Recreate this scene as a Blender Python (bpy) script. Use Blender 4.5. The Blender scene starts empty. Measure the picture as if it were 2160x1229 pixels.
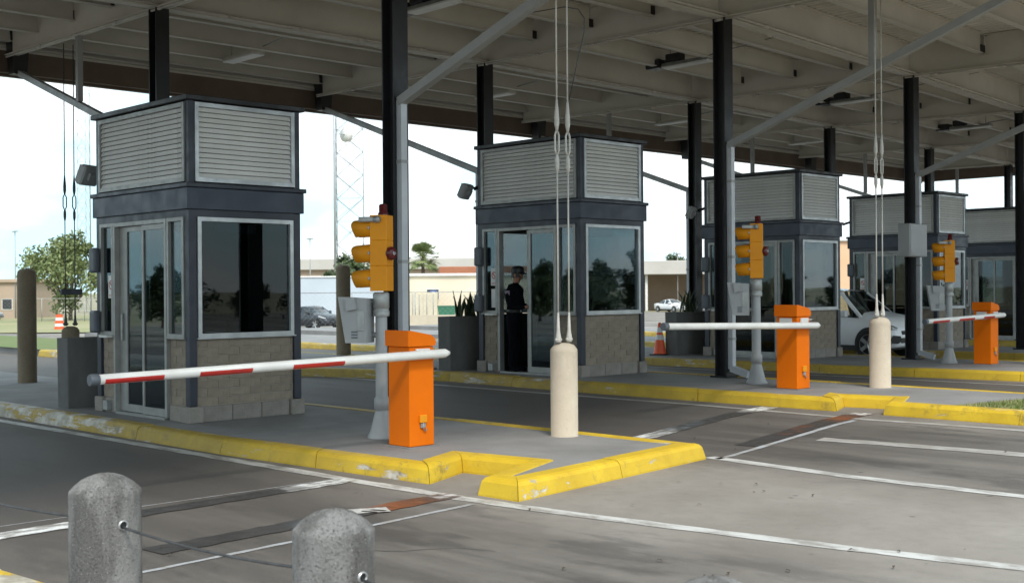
import bpy, bmesh, math, random
from mathutils import Vector, Matrix
random.seed(7)
S = bpy.context.scene
COL = S.collection
R = math.radians

# ------------------------------------------------------------------ camera
CAM_LOC = Vector((13.125, -7.44, 1.576))
yaw, pitch, roll = 2.36688, -0.0016, -0.0074
fw = Vector((math.cos(yaw)*math.cos(pitch), math.sin(yaw)*math.cos(pitch), math.sin(pitch)))
rt0 = Vector((math.sin(yaw), -math.cos(yaw), 0)); up0 = rt0.cross(fw)
rt = rt0*math.cos(roll)+up0*math.sin(roll); up = -rt0*math.sin(roll)+up0*math.cos(roll)
cd = bpy.data.cameras.new('camera'); cam = bpy.data.objects.new('camera', cd); COL.objects.link(cam)
cam.matrix_world = Matrix(((rt.x, up.x, -fw.x, CAM_LOC.x), (rt.y, up.y, -fw.y, CAM_LOC.y), (rt.z, up.z, -fw.z, CAM_LOC.z), (0, 0, 0, 1)))
cd.lens = 2569.1/2160*36; cd.sensor_width = 36; cd.clip_start = 0.1; cd.clip_end = 6000
cd.dof.use_dof = True; cd.dof.focus_distance = 13.5; cd.dof.aperture_fstop = 4.5
S.camera = cam

# ------------------------------------------------------------------ sky and sun
SUN_EL, SUN_AZ = R(51), R(-30)           # azimuth measured from +X towards +Y
sun_dir = Vector((math.cos(SUN_EL)*math.cos(SUN_AZ), math.cos(SUN_EL)*math.sin(SUN_AZ), math.sin(SUN_EL)))
W = bpy.data.worlds.new('World'); S.world = W; W.use_nodes = True
nt = W.node_tree; nt.nodes.clear()
wo = nt.nodes.new('ShaderNodeOutputWorld'); bg = nt.nodes.new('ShaderNodeBackground'); bg.inputs[1].default_value = 0.12
sky = nt.nodes.new('ShaderNodeTexSky'); sky.sky_type = 'NISHITA'; sky.sun_disc = False
sky.sun_elevation = SUN_EL; sky.sun_rotation = math.pi/2-SUN_AZ; sky.dust_density = 2.0; sky.air_density = 1.0
tc = nt.nodes.new('ShaderNodeTexCoord'); mp = nt.nodes.new('ShaderNodeMapping'); mp.inputs['Scale'].default_value = (1, 1, 2.6)
nz = nt.nodes.new('ShaderNodeTexNoise'); nz.inputs['Scale'].default_value = 3.2; nz.inputs['Detail'].default_value = 7; nz.inputs['Roughness'].default_value = .55
rp = nt.nodes.new('ShaderNodeValToRGB'); rp.color_ramp.elements[0].position = .36; rp.color_ramp.elements[0].color = (.72,)*3+(1,); rp.color_ramp.elements[1].position = .6; rp.color_ramp.elements[1].color = (.95,)*3+(1,)
mx = nt.nodes.new('ShaderNodeMix'); mx.data_type = 'RGBA'; cl = nt.nodes.new('ShaderNodeMix'); cl.data_type = 'RGBA'; cl.inputs[6].default_value = (3.15, 4.75, 5.3, 1); cl.inputs[7].default_value = (5.6, 5.8, 5.9, 1)
n2 = nt.nodes.new('ShaderNodeTexNoise'); n2.inputs['Scale'].default_value = 5.5; n2.inputs['Detail'].default_value = 6; r2 = nt.nodes.new('ShaderNodeValToRGB'); r2.color_ramp.elements[0].position = .38; r2.color_ramp.elements[1].position = .62
L = nt.links.new
L(mp.outputs[0], n2.inputs['Vector']); L(n2.outputs[0], r2.inputs[0]); L(r2.outputs[0], cl.inputs[0]); L(cl.outputs[2], mx.inputs[7])
L(tc.outputs['Generated'], mp.inputs[0]); L(mp.outputs[0], nz.inputs['Vector']); L(nz.outputs[0], rp.inputs[0]); L(rp.outputs[0], mx.inputs[0])
L(sky.outputs[0], mx.inputs[6]); L(mx.outputs[2], bg.inputs[0]); L(bg.outputs[0], wo.inputs[0])
sd = bpy.data.lights.new('sun', 'SUN'); sun = bpy.data.objects.new('sun', sd); COL.objects.link(sun)
sd.energy = 1.5; sd.angle = R(18); sd.color = (1, .93, .84)
sun.rotation_euler = sun_dir.to_track_quat('Z', 'Y').to_euler()
S.view_settings.view_transform = 'Standard'; S.view_settings.look = 'None'; S.view_settings.gamma = 1; S.view_settings.use_curve_mapping = False
S.view_settings.exposure = 1.22
S.cycles.max_bounces = 10; S.cycles.transparent_max_bounces = 16

# ------------------------------------------------------------------ helpers
class MB:
    def __init__(s): s.v = []; s.f = []; s.m = []; s.sm = []
    def add(s, vs, fs, m=0, smooth=False):
        b = len(s.v); s.v += [tuple(v) for v in vs]
        for f in fs: s.f.append([b+i for i in f]); s.m.append(m); s.sm.append(smooth)
        return s
    def box(s, x0, x1, y0, y1, z0, z1, m=0):
        return s.add([(x0,y0,z0),(x1,y0,z0),(x1,y1,z0),(x0,y1,z0),(x0,y0,z1),(x1,y0,z1),(x1,y1,z1),(x0,y1,z1)],
                     [(3,2,1,0),(4,5,6,7),(0,1,5,4),(1,2,6,5),(2,3,7,6),(3,0,4,7)], m)
    def cbox(s, x0, x1, y0, y1, z0, z1, b=.01, m=0, seg=1):
        bm = bmesh.new(); bmesh.ops.create_cube(bm, size=1)
        for v in bm.verts: v.co = Vector(((x0+x1)/2+v.co.x*(x1-x0), (y0+y1)/2+v.co.y*(y1-y0), (z0+z1)/2+v.co.z*(z1-z0)))
        bmesh.ops.bevel(bm, geom=bm.edges[:], offset=b, segments=seg, affect='EDGES', profile=.5)
        return s.bm(bm, m)
    def bm(s, bm, m=0, smooth=False, mat=None):
        bm.verts.index_update()
        s.add([(mat @ v.co if mat else v.co) for v in bm.verts], [[v.index for v in f.verts] for f in bm.faces], m, smooth); bm.free(); return s
    def prism(s, poly, axis, lo, hi, m=0):
        n = len(poly)
        def P(p, t):
            return {'x': (t, p[0], p[1]), 'y': (p[0], t, p[1]), 'z': (p[0], p[1], t)}[axis]
        vs = [P(p, lo) for p in poly]+[P(p, hi) for p in poly]
        fs = [list(range(n))[::-1], list(range(n, 2*n))]+[(i, (i+1) % n, n+(i+1) % n, n+i) for i in range(n)]
        return s.add(vs, fs, m)
    def lathe(s, prof, n=24, c=(0,0,0), m=0, mat=None, smooth=True):
        vs = []; fs = []
        for r, z in prof:
            for i in range(n):
                a = 2*math.pi*i/n; v = Vector((r*math.cos(a), r*math.sin(a), z))
                if mat: v = mat @ v
                vs.append((v.x+c[0], v.y+c[1], v.z+c[2]))
        for k in range(len(prof)-1):
            for i in range(n): fs.append((k*n+i, k*n+(i+1) % n, (k+1)*n+(i+1) % n, (k+1)*n+i))
        s.add(vs, fs, m, smooth)
        b = len(prof)-1
        s.add([vs[i] for i in range(n)], [list(range(n))[::-1]], m); s.add([vs[b*n+i] for i in range(n)], [list(range(n))], m)
        return s
    def tube(s, pts, r, n=8, m=0, smooth=True, flat=None):
        pts = [Vector(p) for p in pts]; rs = r if isinstance(r, (list, tuple)) else [r]*len(pts)
        rings = []; u = None
        for i, p in enumerate(pts):
            t = (pts[min(i+1, len(pts)-1)]-pts[max(i-1, 0)]).normalized()
            if u is None: u = t.orthogonal().normalized() if abs(t.z) > .9 else t.cross(Vector((0,0,1))).normalized()
            u = (u-t*u.dot(t)).normalized(); w = t.cross(u)
            off = math.pi/4 if n == 4 else 0
            k = math.sqrt(2) if n == 4 else 1
            rings.append([p+(u*math.cos(2*math.pi*j/n+off)+w*math.sin(2*math.pi*j/n+off))*rs[i]*k for j in range(n)])
        vs = [v for rg in rings for v in rg]; fs = []
        for k in range(len(rings)-1):
            for j in range(n): fs.append((k*n+j, k*n+(j+1) % n, (k+1)*n+(j+1) % n, (k+1)*n+j))
        fs.append(list(range(n))[::-1]); fs.append(list(range((len(rings)-1)*n, len(rings)*n)))
        return s.add(vs, fs, m, smooth and n > 4)
    def bar(s, a, b, r, m=0): return s.tube([a, b], r, 4, m)
    def sheet(s, pts, m=0): return s.add(pts, [list(range(len(pts)))], m)
    def xf(s, mat):
        s.v = [tuple(mat @ Vector(v)) for v in s.v]; return s
    def mesh(s, name, mats):
        used = sorted({i for f in s.f for i in f})
        if len(used) < len(s.v):
            mp_ = {o: i for i, o in enumerate(used)}; s.v = [s.v[i] for i in used]; s.f = [[mp_[i] for i in f] for f in s.f]
        me = bpy.data.meshes.new(name); me.from_pydata(s.v, [], s.f)
        for m in (mats if isinstance(mats, (list, tuple)) else [mats]): me.materials.append(m)
        for p, mi, sm in zip(me.polygons, s.m, s.sm): p.material_index = mi; p.use_smooth = sm
        me.validate(); me.update(); return me
    def build(s, name, mats, parent=None, loc=(0,0,0), rz=0):
        return link(name, s.mesh(name, mats), parent, loc, rz)

def link(name, me, parent=None, loc=(0,0,0), rz=0):
    o = bpy.data.objects.new(name, me); COL.objects.link(o); o.location = loc; o.rotation_euler = (0,0,rz)
    if parent: o.parent = parent
    return o
def tag(o, label, cat, group=None, kind=None):
    o['label'] = label; o['category'] = cat
    if group: o['group'] = group
    if kind: o['kind'] = kind
    return o
def thing(name, label, cat, loc=(0,0,0), rz=0, group=None):
    return tag(link(name, None, None, loc, rz), label, cat, group)
def struct(o, kind='structure'): o['kind'] = kind; return o
KIDS = {}
def copy_tree(o, parent=None):
    kids = [c for c in bpy.data.objects if c.parent == o] if o.name not in KIDS else KIDS[o.name]
    KIDS[o.name] = kids
    c = o.copy(); COL.objects.link(c); c.parent = parent
    for k in kids: copy_tree(k, c)
    return c

# ------------------------------------------------------------------ materials
def nodes(name):
    m = bpy.data.materials.new(name); m.use_nodes = True
    n = m.node_tree; b = n.nodes['Principled BSDF']; return m, n, b
def noise(n, scale, detail=5, rough=.6, vec=None, stretch=None):
    t = n.nodes.new('ShaderNodeTexNoise'); t.inputs['Scale'].default_value = scale; t.inputs['Detail'].default_value = detail; t.inputs['Roughness'].default_value = rough
    if vec is None:
        c = n.nodes.new('ShaderNodeTexCoord'); vec = c.outputs['Object']
    if stretch:
        mpp = n.nodes.new('ShaderNodeMapping'); mpp.inputs['Scale'].default_value = stretch; n.links.new(vec, mpp.inputs[0]); vec = mpp.outputs[0]
    n.links.new(vec, t.inputs['Vector']); return t.outputs[0]
def ramp(n, src, a, b, ca=(0,0,0), cb=(1,1,1)):
    r = n.nodes.new('ShaderNodeValToRGB'); e = r.color_ramp.elements
    e[0].position = a; e[0].color = (*ca, 1); e[1].position = b; e[1].color = (*cb, 1); n.links.new(src, r.inputs[0]); return r.outputs[0]
def mixc(n, f, a, b):
    x = n.nodes.new('ShaderNodeMix'); x.data_type = 'RGBA'
    for i, v in ((0, f), (6, a), (7, b)):
        if isinstance(v, (int, float)): x.inputs[i].default_value = v
        elif isinstance(v, tuple): x.inputs[i].default_value = (*v, 1) if len(v) == 3 else v
        else: n.links.new(v, x.inputs[i])
    return x.outputs[2]
def mth(n, op, a, b=None, clamp=False):
    x = n.nodes.new('ShaderNodeMath'); x.operation = op; x.use_clamp = clamp
    for i, v in ((0, a), (1, b)):
        if v is None: continue
        if isinstance(v, (int, float)): x.inputs[i].default_value = v
        else: n.links.new(v, x.inputs[i])
    return x.outputs[0]
def mrange(n, v, a, b, c=0., d=1.):
    x = n.nodes.new('ShaderNodeMapRange'); x.interpolation_type = 'SMOOTHSTEP'
    n.links.new(v, x.inputs[0])
    for i, k in enumerate((a, b, c, d)): x.inputs[i+1].default_value = k
    return x.outputs[0]
def bumpn(n, b, h, st, dist=.01):
    x = n.nodes.new('ShaderNodeBump'); x.inputs['Strength'].default_value = st; x.inputs['Distance'].default_value = dist
    n.links.new(h, x.inputs['Height']); n.links.new(x.outputs[0], b.inputs['Normal'])
def objsep(n):
    c = n.nodes.new('ShaderNodeTexCoord'); s = n.nodes.new('ShaderNodeSeparateXYZ'); n.links.new(c.outputs['Object'], s.inputs[0]); return s.outputs
def M(name, c, c2=None, scale=3, rough=.6, metal=0, bump=0, bscale=60, stretch=None, rnd=0, lo=.35, hi=.65, spec=None, grain=0):
    m, n, b = nodes(name)
    c2 = c2 or tuple(x*.82 for x in c)
    col = mixc(n, ramp(n, noise(n, scale, 6, .62, stretch=stretch), lo, hi), c2, c)
    if grain:
        g = noise(n, bscale, 3, .7); col = mixc(n, mth(n, 'MULTIPLY', ramp(n, g, .4, .62), grain), col, tuple(x*.45 for x in c))
    if rnd:
        oi = n.nodes.new('ShaderNodeObjectInfo'); hs = n.nodes.new('ShaderNodeHueSaturation')
        n.links.new(mth(n, 'ADD', mth(n, 'MULTIPLY', oi.outputs['Random'], rnd*2), 1-rnd), hs.inputs['Value']); n.links.new(col, hs.inputs['Color']); col = hs.outputs[0]
    n.links.new(col, b.inputs['Base Color'])
    rr = mrange(n, noise(n, scale*2.3, 4), .3, .7, max(rough-.1, .02), min(rough+.1, 1)); n.links.new(rr, b.inputs['Roughness'])
    b.inputs['Metallic'].default_value = metal
    if spec is not None: b.inputs['Specular IOR Level'].default_value = spec
    if bump: bumpn(n, b, noise(n, bscale, 4, .65), bump)
    return m

def road_mat():
    m, n, b = nodes('road_concrete'); s = objsep(n); x, y = s[0], s[1]
    base = mixc(n, ramp(n, noise(n, .55, 7, .6), .35, .68), (.196,.174,.152), (.288,.264,.238))
    base = mixc(n, mth(n, 'MULTIPLY', ramp(n, noise(n, 9, 6, .7), .45, .75), .35), base, (.135,.125,.115))
    # rubber and oil worn into the middle of each lane
    f = mth(n, 'FRACT', mth(n, 'ADD', mth(n, 'DIVIDE', mth(n, 'ADD', y, 2.75), 6.95), .5))
    d = mth(n, 'MULTIPLY', mth(n, 'ABSOLUTE', mth(n, 'SUBTRACT', f, .5)), 6.95)
    wob = mth(n, 'MULTIPLY', mth(n, 'SUBTRACT', noise(n, 1.1, 5, .6, stretch=(.35, 1, 1)), .5), 1.8)
    lane = mrange(n, mth(n, 'ADD', d, wob), .75, 2.2, 1, 0)
    along = mrange(n, mth(n, 'ADD', x, mth(n, 'MULTIPLY', wob, 2.2)), 5.0, 11.0, 1, .42)
    streak = mrange(n, noise(n, 1.6, 6, .65, stretch=(.16, 1.6, 1)), .28, .66, .5, 1)
    dk = mth(n, 'MULTIPLY', mth(n, 'MULTIPLY', lane, along), streak, True)
    far = mrange(n, x, -32, -16, .15, 1)
    dk = mth(n, 'MULTIPLY', dk, far)
    dk = mth(n, 'MULTIPLY', dk, .96)
    col = mixc(n, dk, base, mixc(n, noise(n, 3, 5, .6, stretch=(.3,1,1)), (.028,.025,.023), (.064,.057,.052)))
    pm = mth(n, 'MULTIPLY', mrange(n, noise(n, 1.15, 7, .62, stretch=(.55,1.5,1)), .50, .61, 0, .62), mth(n, 'MULTIPLY', mrange(n, d, 1.2, 2.6, 1, 0), mrange(n, x, 7, 12.5, 1, .55)))
    col = mixc(n, pm, col, (.042,.038,.036))
    # greyer dirty film through the whole lane where vehicles stop
    film = mth(n, 'MULTIPLY', mrange(n, d, 1.5, 2.9, .8, 0), mrange(n, x, 2.5, 8, 1, .12))
    col = mixc(n, mth(n, 'MULTIPLY', film, far), col, (.078,.069,.062))
    gr = noise(n, 140, 3, .75); col = mixc(n, mrange(n, gr, .5, .64, 0, .28), col, (.06,.055,.05)); col = mixc(n, mrange(n, gr, .44, .36, 0, .18), col, (.45,.42,.38))
    # drips and spots
    v = n.nodes.new('ShaderNodeTexVoronoi'); v.inputs['Scale'].default_value = 3.2; c = n.nodes.new('ShaderNodeTexCoord'); mpp = n.nodes.new('ShaderNodeMapping'); mpp.inputs['Scale'].default_value = (1,1,.01)
    n.links.new(c.outputs['Object'], mpp.inputs[0]); n.links.new(mpp.outputs[0], v.inputs['Vector'])
    sp = mth(n, 'MULTIPLY', mrange(n, v.outputs['Distance'], .06, .12, 1, 0), mrange(n, noise(n, 1.2, 3), .52, .6, 0, .65))
    col = mixc(n, sp, col, (.05,.047,.045))
    n.links.new(col, b.inputs['Base Color'])
    n.links.new(mrange(n, dk, 0, 1, .85, .68), b.inputs['Roughness'])
    bumpn(n, b, noise(n, 90, 6, .8), .5, .005); return m
def kerb_mat():
    m, n, b = nodes('kerb_yellow_paint'); s = objsep(n)
    oi = n.nodes.new('ShaderNodeObjectInfo')
    yel = mixc(n, ramp(n, noise(n, 2.2, 6), .3, .7), (.50,.325,.014), (.66,.455,.022))
    shade_grime = mth(n, 'MULTIPLY', mrange(n, mth(n, 'ADD', s[0], mth(n, 'MULTIPLY', noise(n, 1.3, 5), 3.0)), 7.0, 1.5, 0, .62), mrange(n, noise(n, 6, 7, .7), .25, .6, .55, 1))  # shade under the canopy painted into the yellow, mottled with dirt
    yel = mixc(n, shade_grime, yel, (.21,.155,.05))
    worn = mrange(n, s[0], 3.0, -2.5, .0, .15)                    # the old paint is worst where vehicles scrape past the booth
    onlyone = mrange(n, s[1], 1.0, 1.6, 1, .35)
    w = mth(n, 'ADD', mth(n, 'MULTIPLY', worn, onlyone), mrange(n, s[1], -3, -4.3, 0, .12))
    chip = mrange(n, mth(n, 'ADD', noise(n, 3.0, 9, .72, stretch=(.35, 1, 2.2)), w), .60, .66, 0, 1)
    col = mixc(n, chip, yel, mixc(n, ramp(n, noise(n, 5, 4), .4, .6), (.33,.30,.24), (.56,.53,.47)))
    dirt = mth(n, 'MULTIPLY', mrange(n, noise(n, 4.3, 8, .75), .52, .68, 0, 1), mrange(n, noise(n, .8, 3), .35, .65, .15, .75))
    col = mixc(n, dirt, col, (.16,.12,.05))
    n.links.new(col, b.inputs['Base Color']); b.inputs['Roughness'].default_value = .62
    bumpn(n, b, mth(n, 'ADD', noise(n, 26, 6, .7), mth(n, 'MULTIPLY', chip, -.6)), .45, .012); return m
def paint_line_mat(name, c, cover=.55, under=(.27,.25,.23)):
    m, n, b = nodes(name)
    w = mrange(n, noise(n, 5, 9, .75, stretch=(.5, 1.4, 1)), cover-.12, cover+.1, 0, 1)
    col = mixc(n, w, mixc(n, noise(n, 2, 4), tuple(x*.8 for x in c), c), under)
    n.links.new(col, b.inputs['Base Color']); b.inputs['Roughness'].default_value = .6
    bumpn(n, b, noise(n, 60, 4), .2, .004); return m
def bar_mat(name, y0, y1, rust):
    ends = (.02,.05,.97,.995) if rust else (.12,.26,.86,.93)
    # stop bar: white paint that survives at both ends, blackened by tyres in the middle
    m, n, b = nodes(name); s = objsep(n); y = s[1]
    t = mth(n, 'ADD', mrange(n, y, y0, y1, 0, 1), mth(n, 'MULTIPLY', mth(n, 'SUBTRACT', noise(n, 2.5, 5), .5), .18))
    wear = mrange(n, noise(n, 7, 8, .7, stretch=(1.5,.5,1)), .42, .56)
    white = mixc(n, wear, (.74,.76,.76), (.25,.24,.23))
    dark = mixc(n, noise(n, 6, 5), (.024,.023,.023), (.06,.057,.055))
    r = n.nodes.new('ShaderNodeValToRGB'); e = r.color_ramp.elements; e[0].position = ends[0]; e[0].color = (0,0,0,1) if rust else (1,1,1,1); e[1].position = ends[1]; e[1].color = (0,0,0,1)
    k = e.new(ends[2]); k.color = (0,0,0,1); k2 = e.new(ends[3]); k2.color = (1,1,1,1); n.links.new(t, r.inputs[0])
    col = mixc(n, r.outputs[0], dark, white)
    if rust:
        rr = n.nodes.new('ShaderNodeValToRGB'); e = rr.color_ramp.elements; e[0].position = .70; e[0].color = (0,0,0,1); e[1].position = .97; e[1].color = (.2,.2,.2,1)
        k = e.new(.84); k.color = (1,1,1,1); n.links.new(t, rr.inputs[0])
        col = mixc(n, rr.outputs[0], col, mixc(n, noise(n, 5, 5), (.10,.035,.015), (.32,.10,.03)))
    n.links.new(col, b.inputs['Base Color']); n.links.new(mrange(n, noise(n, 4, 4), .3, .7, .3, .7), b.inputs['Roughness']); return m
def bollard_mat(name, c1, c2, stain, pit=.6, pscale=34, big=0., stn=.6, bmp=.25, lic=.25):
    m, n, b = nodes(name); s = objsep(n)
    col = mixc(n, ramp(n, noise(n, 7, 6, .65), .3, .7), c2, c1)
    st = mrange(n, noise(n, 4.2, 7, .65, stretch=(1, 1, .22)), .42, .55, 0, 1)
    col = mixc(n, mth(n, 'MULTIPLY', st, stn), col, stain)
    pn = noise(n, pscale, 6, .8); pt = mrange(n, pn, .56, .64, 0, 1)
    col = mixc(n, mth(n, 'MULTIPLY', pt, pit), col, tuple(x*.2 for x in c1))
    p2 = mrange(n, noise(n, pscale*.42, 4, .75), .62, .66, 0, big); col = mixc(n, p2, col, tuple(x*.25 for x in c1))
    li = mrange(n, noise(n, pscale*1.6, 3, .7), .62, .68, 0, 1); col = mixc(n, mth(n, 'MULTIPLY', li, lic), col, (.66,.64,.6))
    n.links.new(col, b.inputs['Base Color']); b.inputs['Roughness'].default_value = .9
    bumpn(n, b, mth(n, 'SUBTRACT', noise(n, 55, 6, .85), pt), bmp, .016); return m
def glass_mat(name, tint, refl=1.0, rough=.015):
    m = bpy.data.materials.new(name); m.use_nodes = True; n = m.node_tree; n.nodes.clear()
    o = n.nodes.new('ShaderNodeOutputMaterial'); mixs = n.nodes.new('ShaderNodeMixShader'); t = n.nodes.new('ShaderNodeBsdfTransparent'); g = n.nodes.new('ShaderNodeBsdfGlossy')
    t.inputs[0].default_value = (*tint, 1); g.inputs['Roughness'].default_value = rough; g.inputs[0].default_value = (.95,.98,1,1)
    fr = n.nodes.new('ShaderNodeFresnel'); fr.inputs[0].default_value = 1.55
    bp = n.nodes.new('ShaderNodeBump'); bp.inputs['Strength'].default_value = .03; bp.inputs['Distance'].default_value = .02
    n.links.new(noise(n, 1.3, 2), bp.inputs['Height']); n.links.new(bp.outputs[0], g.inputs['Normal'])
    n.links.new(mth(n, 'MULTIPLY', fr.outputs[0], refl, True), mixs.inputs[0]); n.links.new(t.outputs[0], mixs.inputs[1]); n.links.new(g.outputs[0], mixs.inputs[2]); n.links.new(mixs.outputs[0], o.inputs[0]); return m
def leaf_mat(name, c1, c2):
    m, n, b = nodes(name)
    col = mixc(n, ramp(n, noise(n, .9, 4), .35, .65), c1, c2); n.links.new(col, b.inputs['Base Color']); b.inputs['Roughness'].default_value = .6
    b.inputs['Transmission Weight'].default_value = 0; b.inputs['Subsurface Weight'].default_value = 0; return m

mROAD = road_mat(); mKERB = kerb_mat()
mSLAB = M('island_concrete', (.272,.268,.266), (.19,.186,.184), .9, .85, bump=.25, bscale=80, grain=.35)
mGROUND = M('dry_ground', (.30,.26,.19), (.20,.19,.10), .05, .95, bump=.2, bscale=3)
mLAWN = M('lawn_soil', (.13,.17,.045), (.20,.18,.08), .35, .95, bump=.4, bscale=12)
mGRASS = leaf_mat('grass_blades', (.10,.17,.03), (.26,.25,.09))
mWHITE = paint_line_mat('white_road_paint', (.60,.60,.585), .54)
mWHITE_OLD = paint_line_mat('worn_white_road_paint', (.46,.455,.44), .49)
mSEAL = paint_line_mat('joint_sealant', (.42,.44,.47), .55)
mNAVY = M('navy_paint', (.030,.038,.056), (.024,.030,.045), 2.5, .42, bump=.05)
mNAVYF = M('navy_fascia_paint', (.046,.060,.088), (.038,.050,.074), 1.5, .45, bump=.05)
mDARK = M('dark_steel_paint', (.017,.017,.02), (.011,.011,.013), 2.0, .38, bump=.06)
mALU = M('brushed_aluminium', (.55,.57,.58), (.44,.46,.48), 4, .38, .55, bump=.04)
mALUD = M('dull_aluminium', (.36,.36,.345), (.29,.29,.275), 5, .45, .4, bump=.05)
mSLAT = M('grey_louvre_enamel', (.80,.80,.78), (.70,.70,.68), 2.2, .34, .0, rnd=.05)
mLBACK = M('louvre_shadow_gap', (.03,.03,.03), rough=.8)
mBRICK = M('split_face_block', (.31,.262,.205), (.25,.21,.165), 9, .93, bump=.5, bscale=38, rnd=.07, grain=.25)
mMORTAR = M('mortar', (.33,.29,.24), (.28,.245,.20), 6, .95, bump=.3)
mBASE = M('grey_block', (.30,.275,.245), (.225,.205,.18), 5, .93, bump=.4, bscale=45, rnd=.07, grain=.25)
mGLASS = glass_mat('tinted_glass', (.40,.45,.46), .65)
mGLASSC = glass_mat('car_glass', (.62,.70,.67), 1.6); mGLASSF = glass_mat('dark_car_glass', (.12,.14,.14), 1.6)
mINT = M('dark_interior', (.022,.022,.024), rough=.8)
mINT2 = M('counter_laminate', (.10,.10,.10), rough=.5)
mWPAINT = M('canopy_white_paint', (.62,.585,.515), (.53,.495,.43), .7, .6, bump=.08, bscale=30)
mWDECK = M('canopy_deck_paint', (.68,.65,.59), (.55,.52,.455), .5, .62, bump=.08, bscale=25)
mBROWN = M('brown_fascia', (.15,.105,.075), (.115,.08,.057), 1.2, .6)
mPIPE = M('grey_drain_pipe', (.34,.345,.34), (.28,.285,.285), 2, .45, .1, bump=.04)
mPIPEL = M('light_downspout', (.50,.52,.55), (.42,.44,.47), 2, .4, .15)
mCOND = M('conduit_paint', (.60,.56,.50), rough=.55)
mORANGE = M('orange_powder_coat', (.80,.170,.003), (.70,.145,.003), 1.2, .55, bump=.03, bscale=90, spec=.12)
mSIGY = M('signal_yellow', (.76,.30,.010), (.67,.25,.010), 2.2, .52, bump=.05, spec=.25)
mSIGIN = M('signal_black', (.012,.012,.012), rough=.6)
mLENS = [M('lens_'+k, c, rough=.25) for k, c in (('red', (.15,.01,.01)), ('amber', (.2,.09,.01)), ('green', (.01,.1,.06)))]
mRED = M('red_reflective_tape', (.52,.028,.022), (.40,.022,.018), 5, .4)
mREDD = M('dark_red_plastic', (.11,.012,.014), rough=.3)
mWHITEP = M('white_paint', (.74,.74,.72), (.63,.63,.61), 3, .42)
mGREY = M('grey_enamel', (.36,.37,.375), (.31,.32,.325), 2, .5, .1)
mGREYD = M('slate_plastic', (.10,.115,.135), (.085,.1,.12), 3, .5)
mGALV = M('galvanised_steel', (.40,.41,.40), (.30,.31,.305), 7, .5, .45, bump=.06)
mBLACK = M('black_plastic', (.014,.014,.015), rough=.5)
mCREAMC = bollard_mat('beige_concrete', (.55,.48,.385), (.46,.40,.32), (.46,.39,.30), .16, 30)
mTALL = M('brown_weathered_concrete', (.235,.19,.13), (.165,.132,.09), 4, .9, bump=.4, bscale=30, stretch=(1,1,.3), grain=.25)
mBOLL = bollard_mat('weathered_aggregate_concrete', (.335,.328,.318), (.235,.23,.222), (.095,.09,.085), .85, 120, .4, .7, 1.0, .75)
mPLANT = M('planter_grey_concrete', (.15,.15,.143), (.11,.11,.105), 3, .85, bump=.3, bscale=50, stretch=(1,1,.4))
mSOIL = M('soil', (.05,.035,.025), rough=1)
mBLADE = M('succulent_leaf', (.045,.075,.028), (.03,.05,.02), 6, .5)
mCONE = M('cone_orange', (.85,.11,.03), (.75,.09,.025), 3, .5)
mCABLE = M('white_coated_cable', (.58,.56,.52), (.47,.45,.41), 9, .55)
mCABLED = M('dark_steel_cable', (.09,.09,.095), (.05,.05,.05), 14, .5, .4)
mRING = M('steel_sleeve', (.55,.55,.55), (.42,.42,.42), 8, .35, .8)

# ------------------------------------------------------------------ ground
NODES = [(-80,0),(2.8,0),(5.2,.13),(6,.148),(9.4,.148),(12.6,.087),(17.2,.087),(20.3,.007),(24,.007),(27.6,-.03),(160,-.03)]
def G(y):
    for (a, za), (b, zb) in zip(NODES, NODES[1:]):
        if y <= b: return za+(zb-za)*(max(y, a)-a)/(b-a)
    return NODES[-1][1]
def drop(x):                                   # the approach road dips away behind the plaza
    return 0 if x > -24 else max(-1.0, (x+24)/20)
gm = MB()
N = 96
ringv = [(-20+3500*math.cos(2*math.pi*i/N), 20+3500*math.sin(2*math.pi*i/N), -1.22) for i in range(N)]
gm.sheet(ringv); struct(gm.build('ground', mGROUND))
rm = MB(); xs = [-78,-60,-44,-34,-24,-10,0,10,30,70]; ys = [n[0] for n in NODES]; ys[0] = -70; ys[-1] = 120
vs = [(x, y, G(y)-.15+drop(x)) for x in xs for y in ys]; ny = len(ys)
rm.add(vs, [(i*ny+j, (i+1)*ny+j, (i+1)*ny+j+1, i*ny+j+1) for i in range(len(xs)-1) for j in range(ny-1)])
struct(rm.build('road', mROAD))

def strip(name, pts, w, mat, dz=.004, seg=.5, jag=0.0):
    mb = MB(); P = []
    for (a, b) in zip(pts, pts[1:]):
        a, b = Vector(a), Vector(b); n = max(1, int((b-a).length/seg))
        P += [a.lerp(b, i/n) for i in range(n)]
    P.append(Vector(pts[-1])); V = []
    for i, p in enumerate(P):
        t = (P[min(i+1, len(P)-1)]-P[max(i-1, 0)]).normalized(); nn = Vector((-t.y, t.x))*w/2
        for s in (1, -1):
            q = p+nn*s*(1+random.uniform(-jag, jag)); V.append((q.x, q.y, G(q.y)-.15+dz+drop(q.x)))
    mb.add(V, [(2*i, 2*i+1, 2*i+3, 2*i+2) for i in range(len(P)-1)])
    return struct(mb.build(name, mat))
strip('lane_line', [(-14,-.86),(-3.5,-.86),(3.3,-.75),(5.6,-.70),(6.64,-.60),(7.8,-.42),(8.9,-.24),(10,-.01),(14,.75)], .155, mWHITE, seg=.2, jag=.13)
strip('lane_line', [(-10,5.85),(1.1,5.86),(3.1,5.88),(5.8,5.75),(7.5,5.85),(14,5.8)], .13, mWHITE_OLD, seg=.3, jag=.12)
strip('lane_line', [(5.64,2.69),(7.35,2.51),(8.9,2.52),(14,2.6)], .17, mWHITE, seg=.2, jag=.12)
strip('lane_line', [(6.0,4.2),(6.9,4.3),(8.1,4.37),(14,4.5)], .2, mWHITE_OLD, seg=.2, jag=.15)
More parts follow.
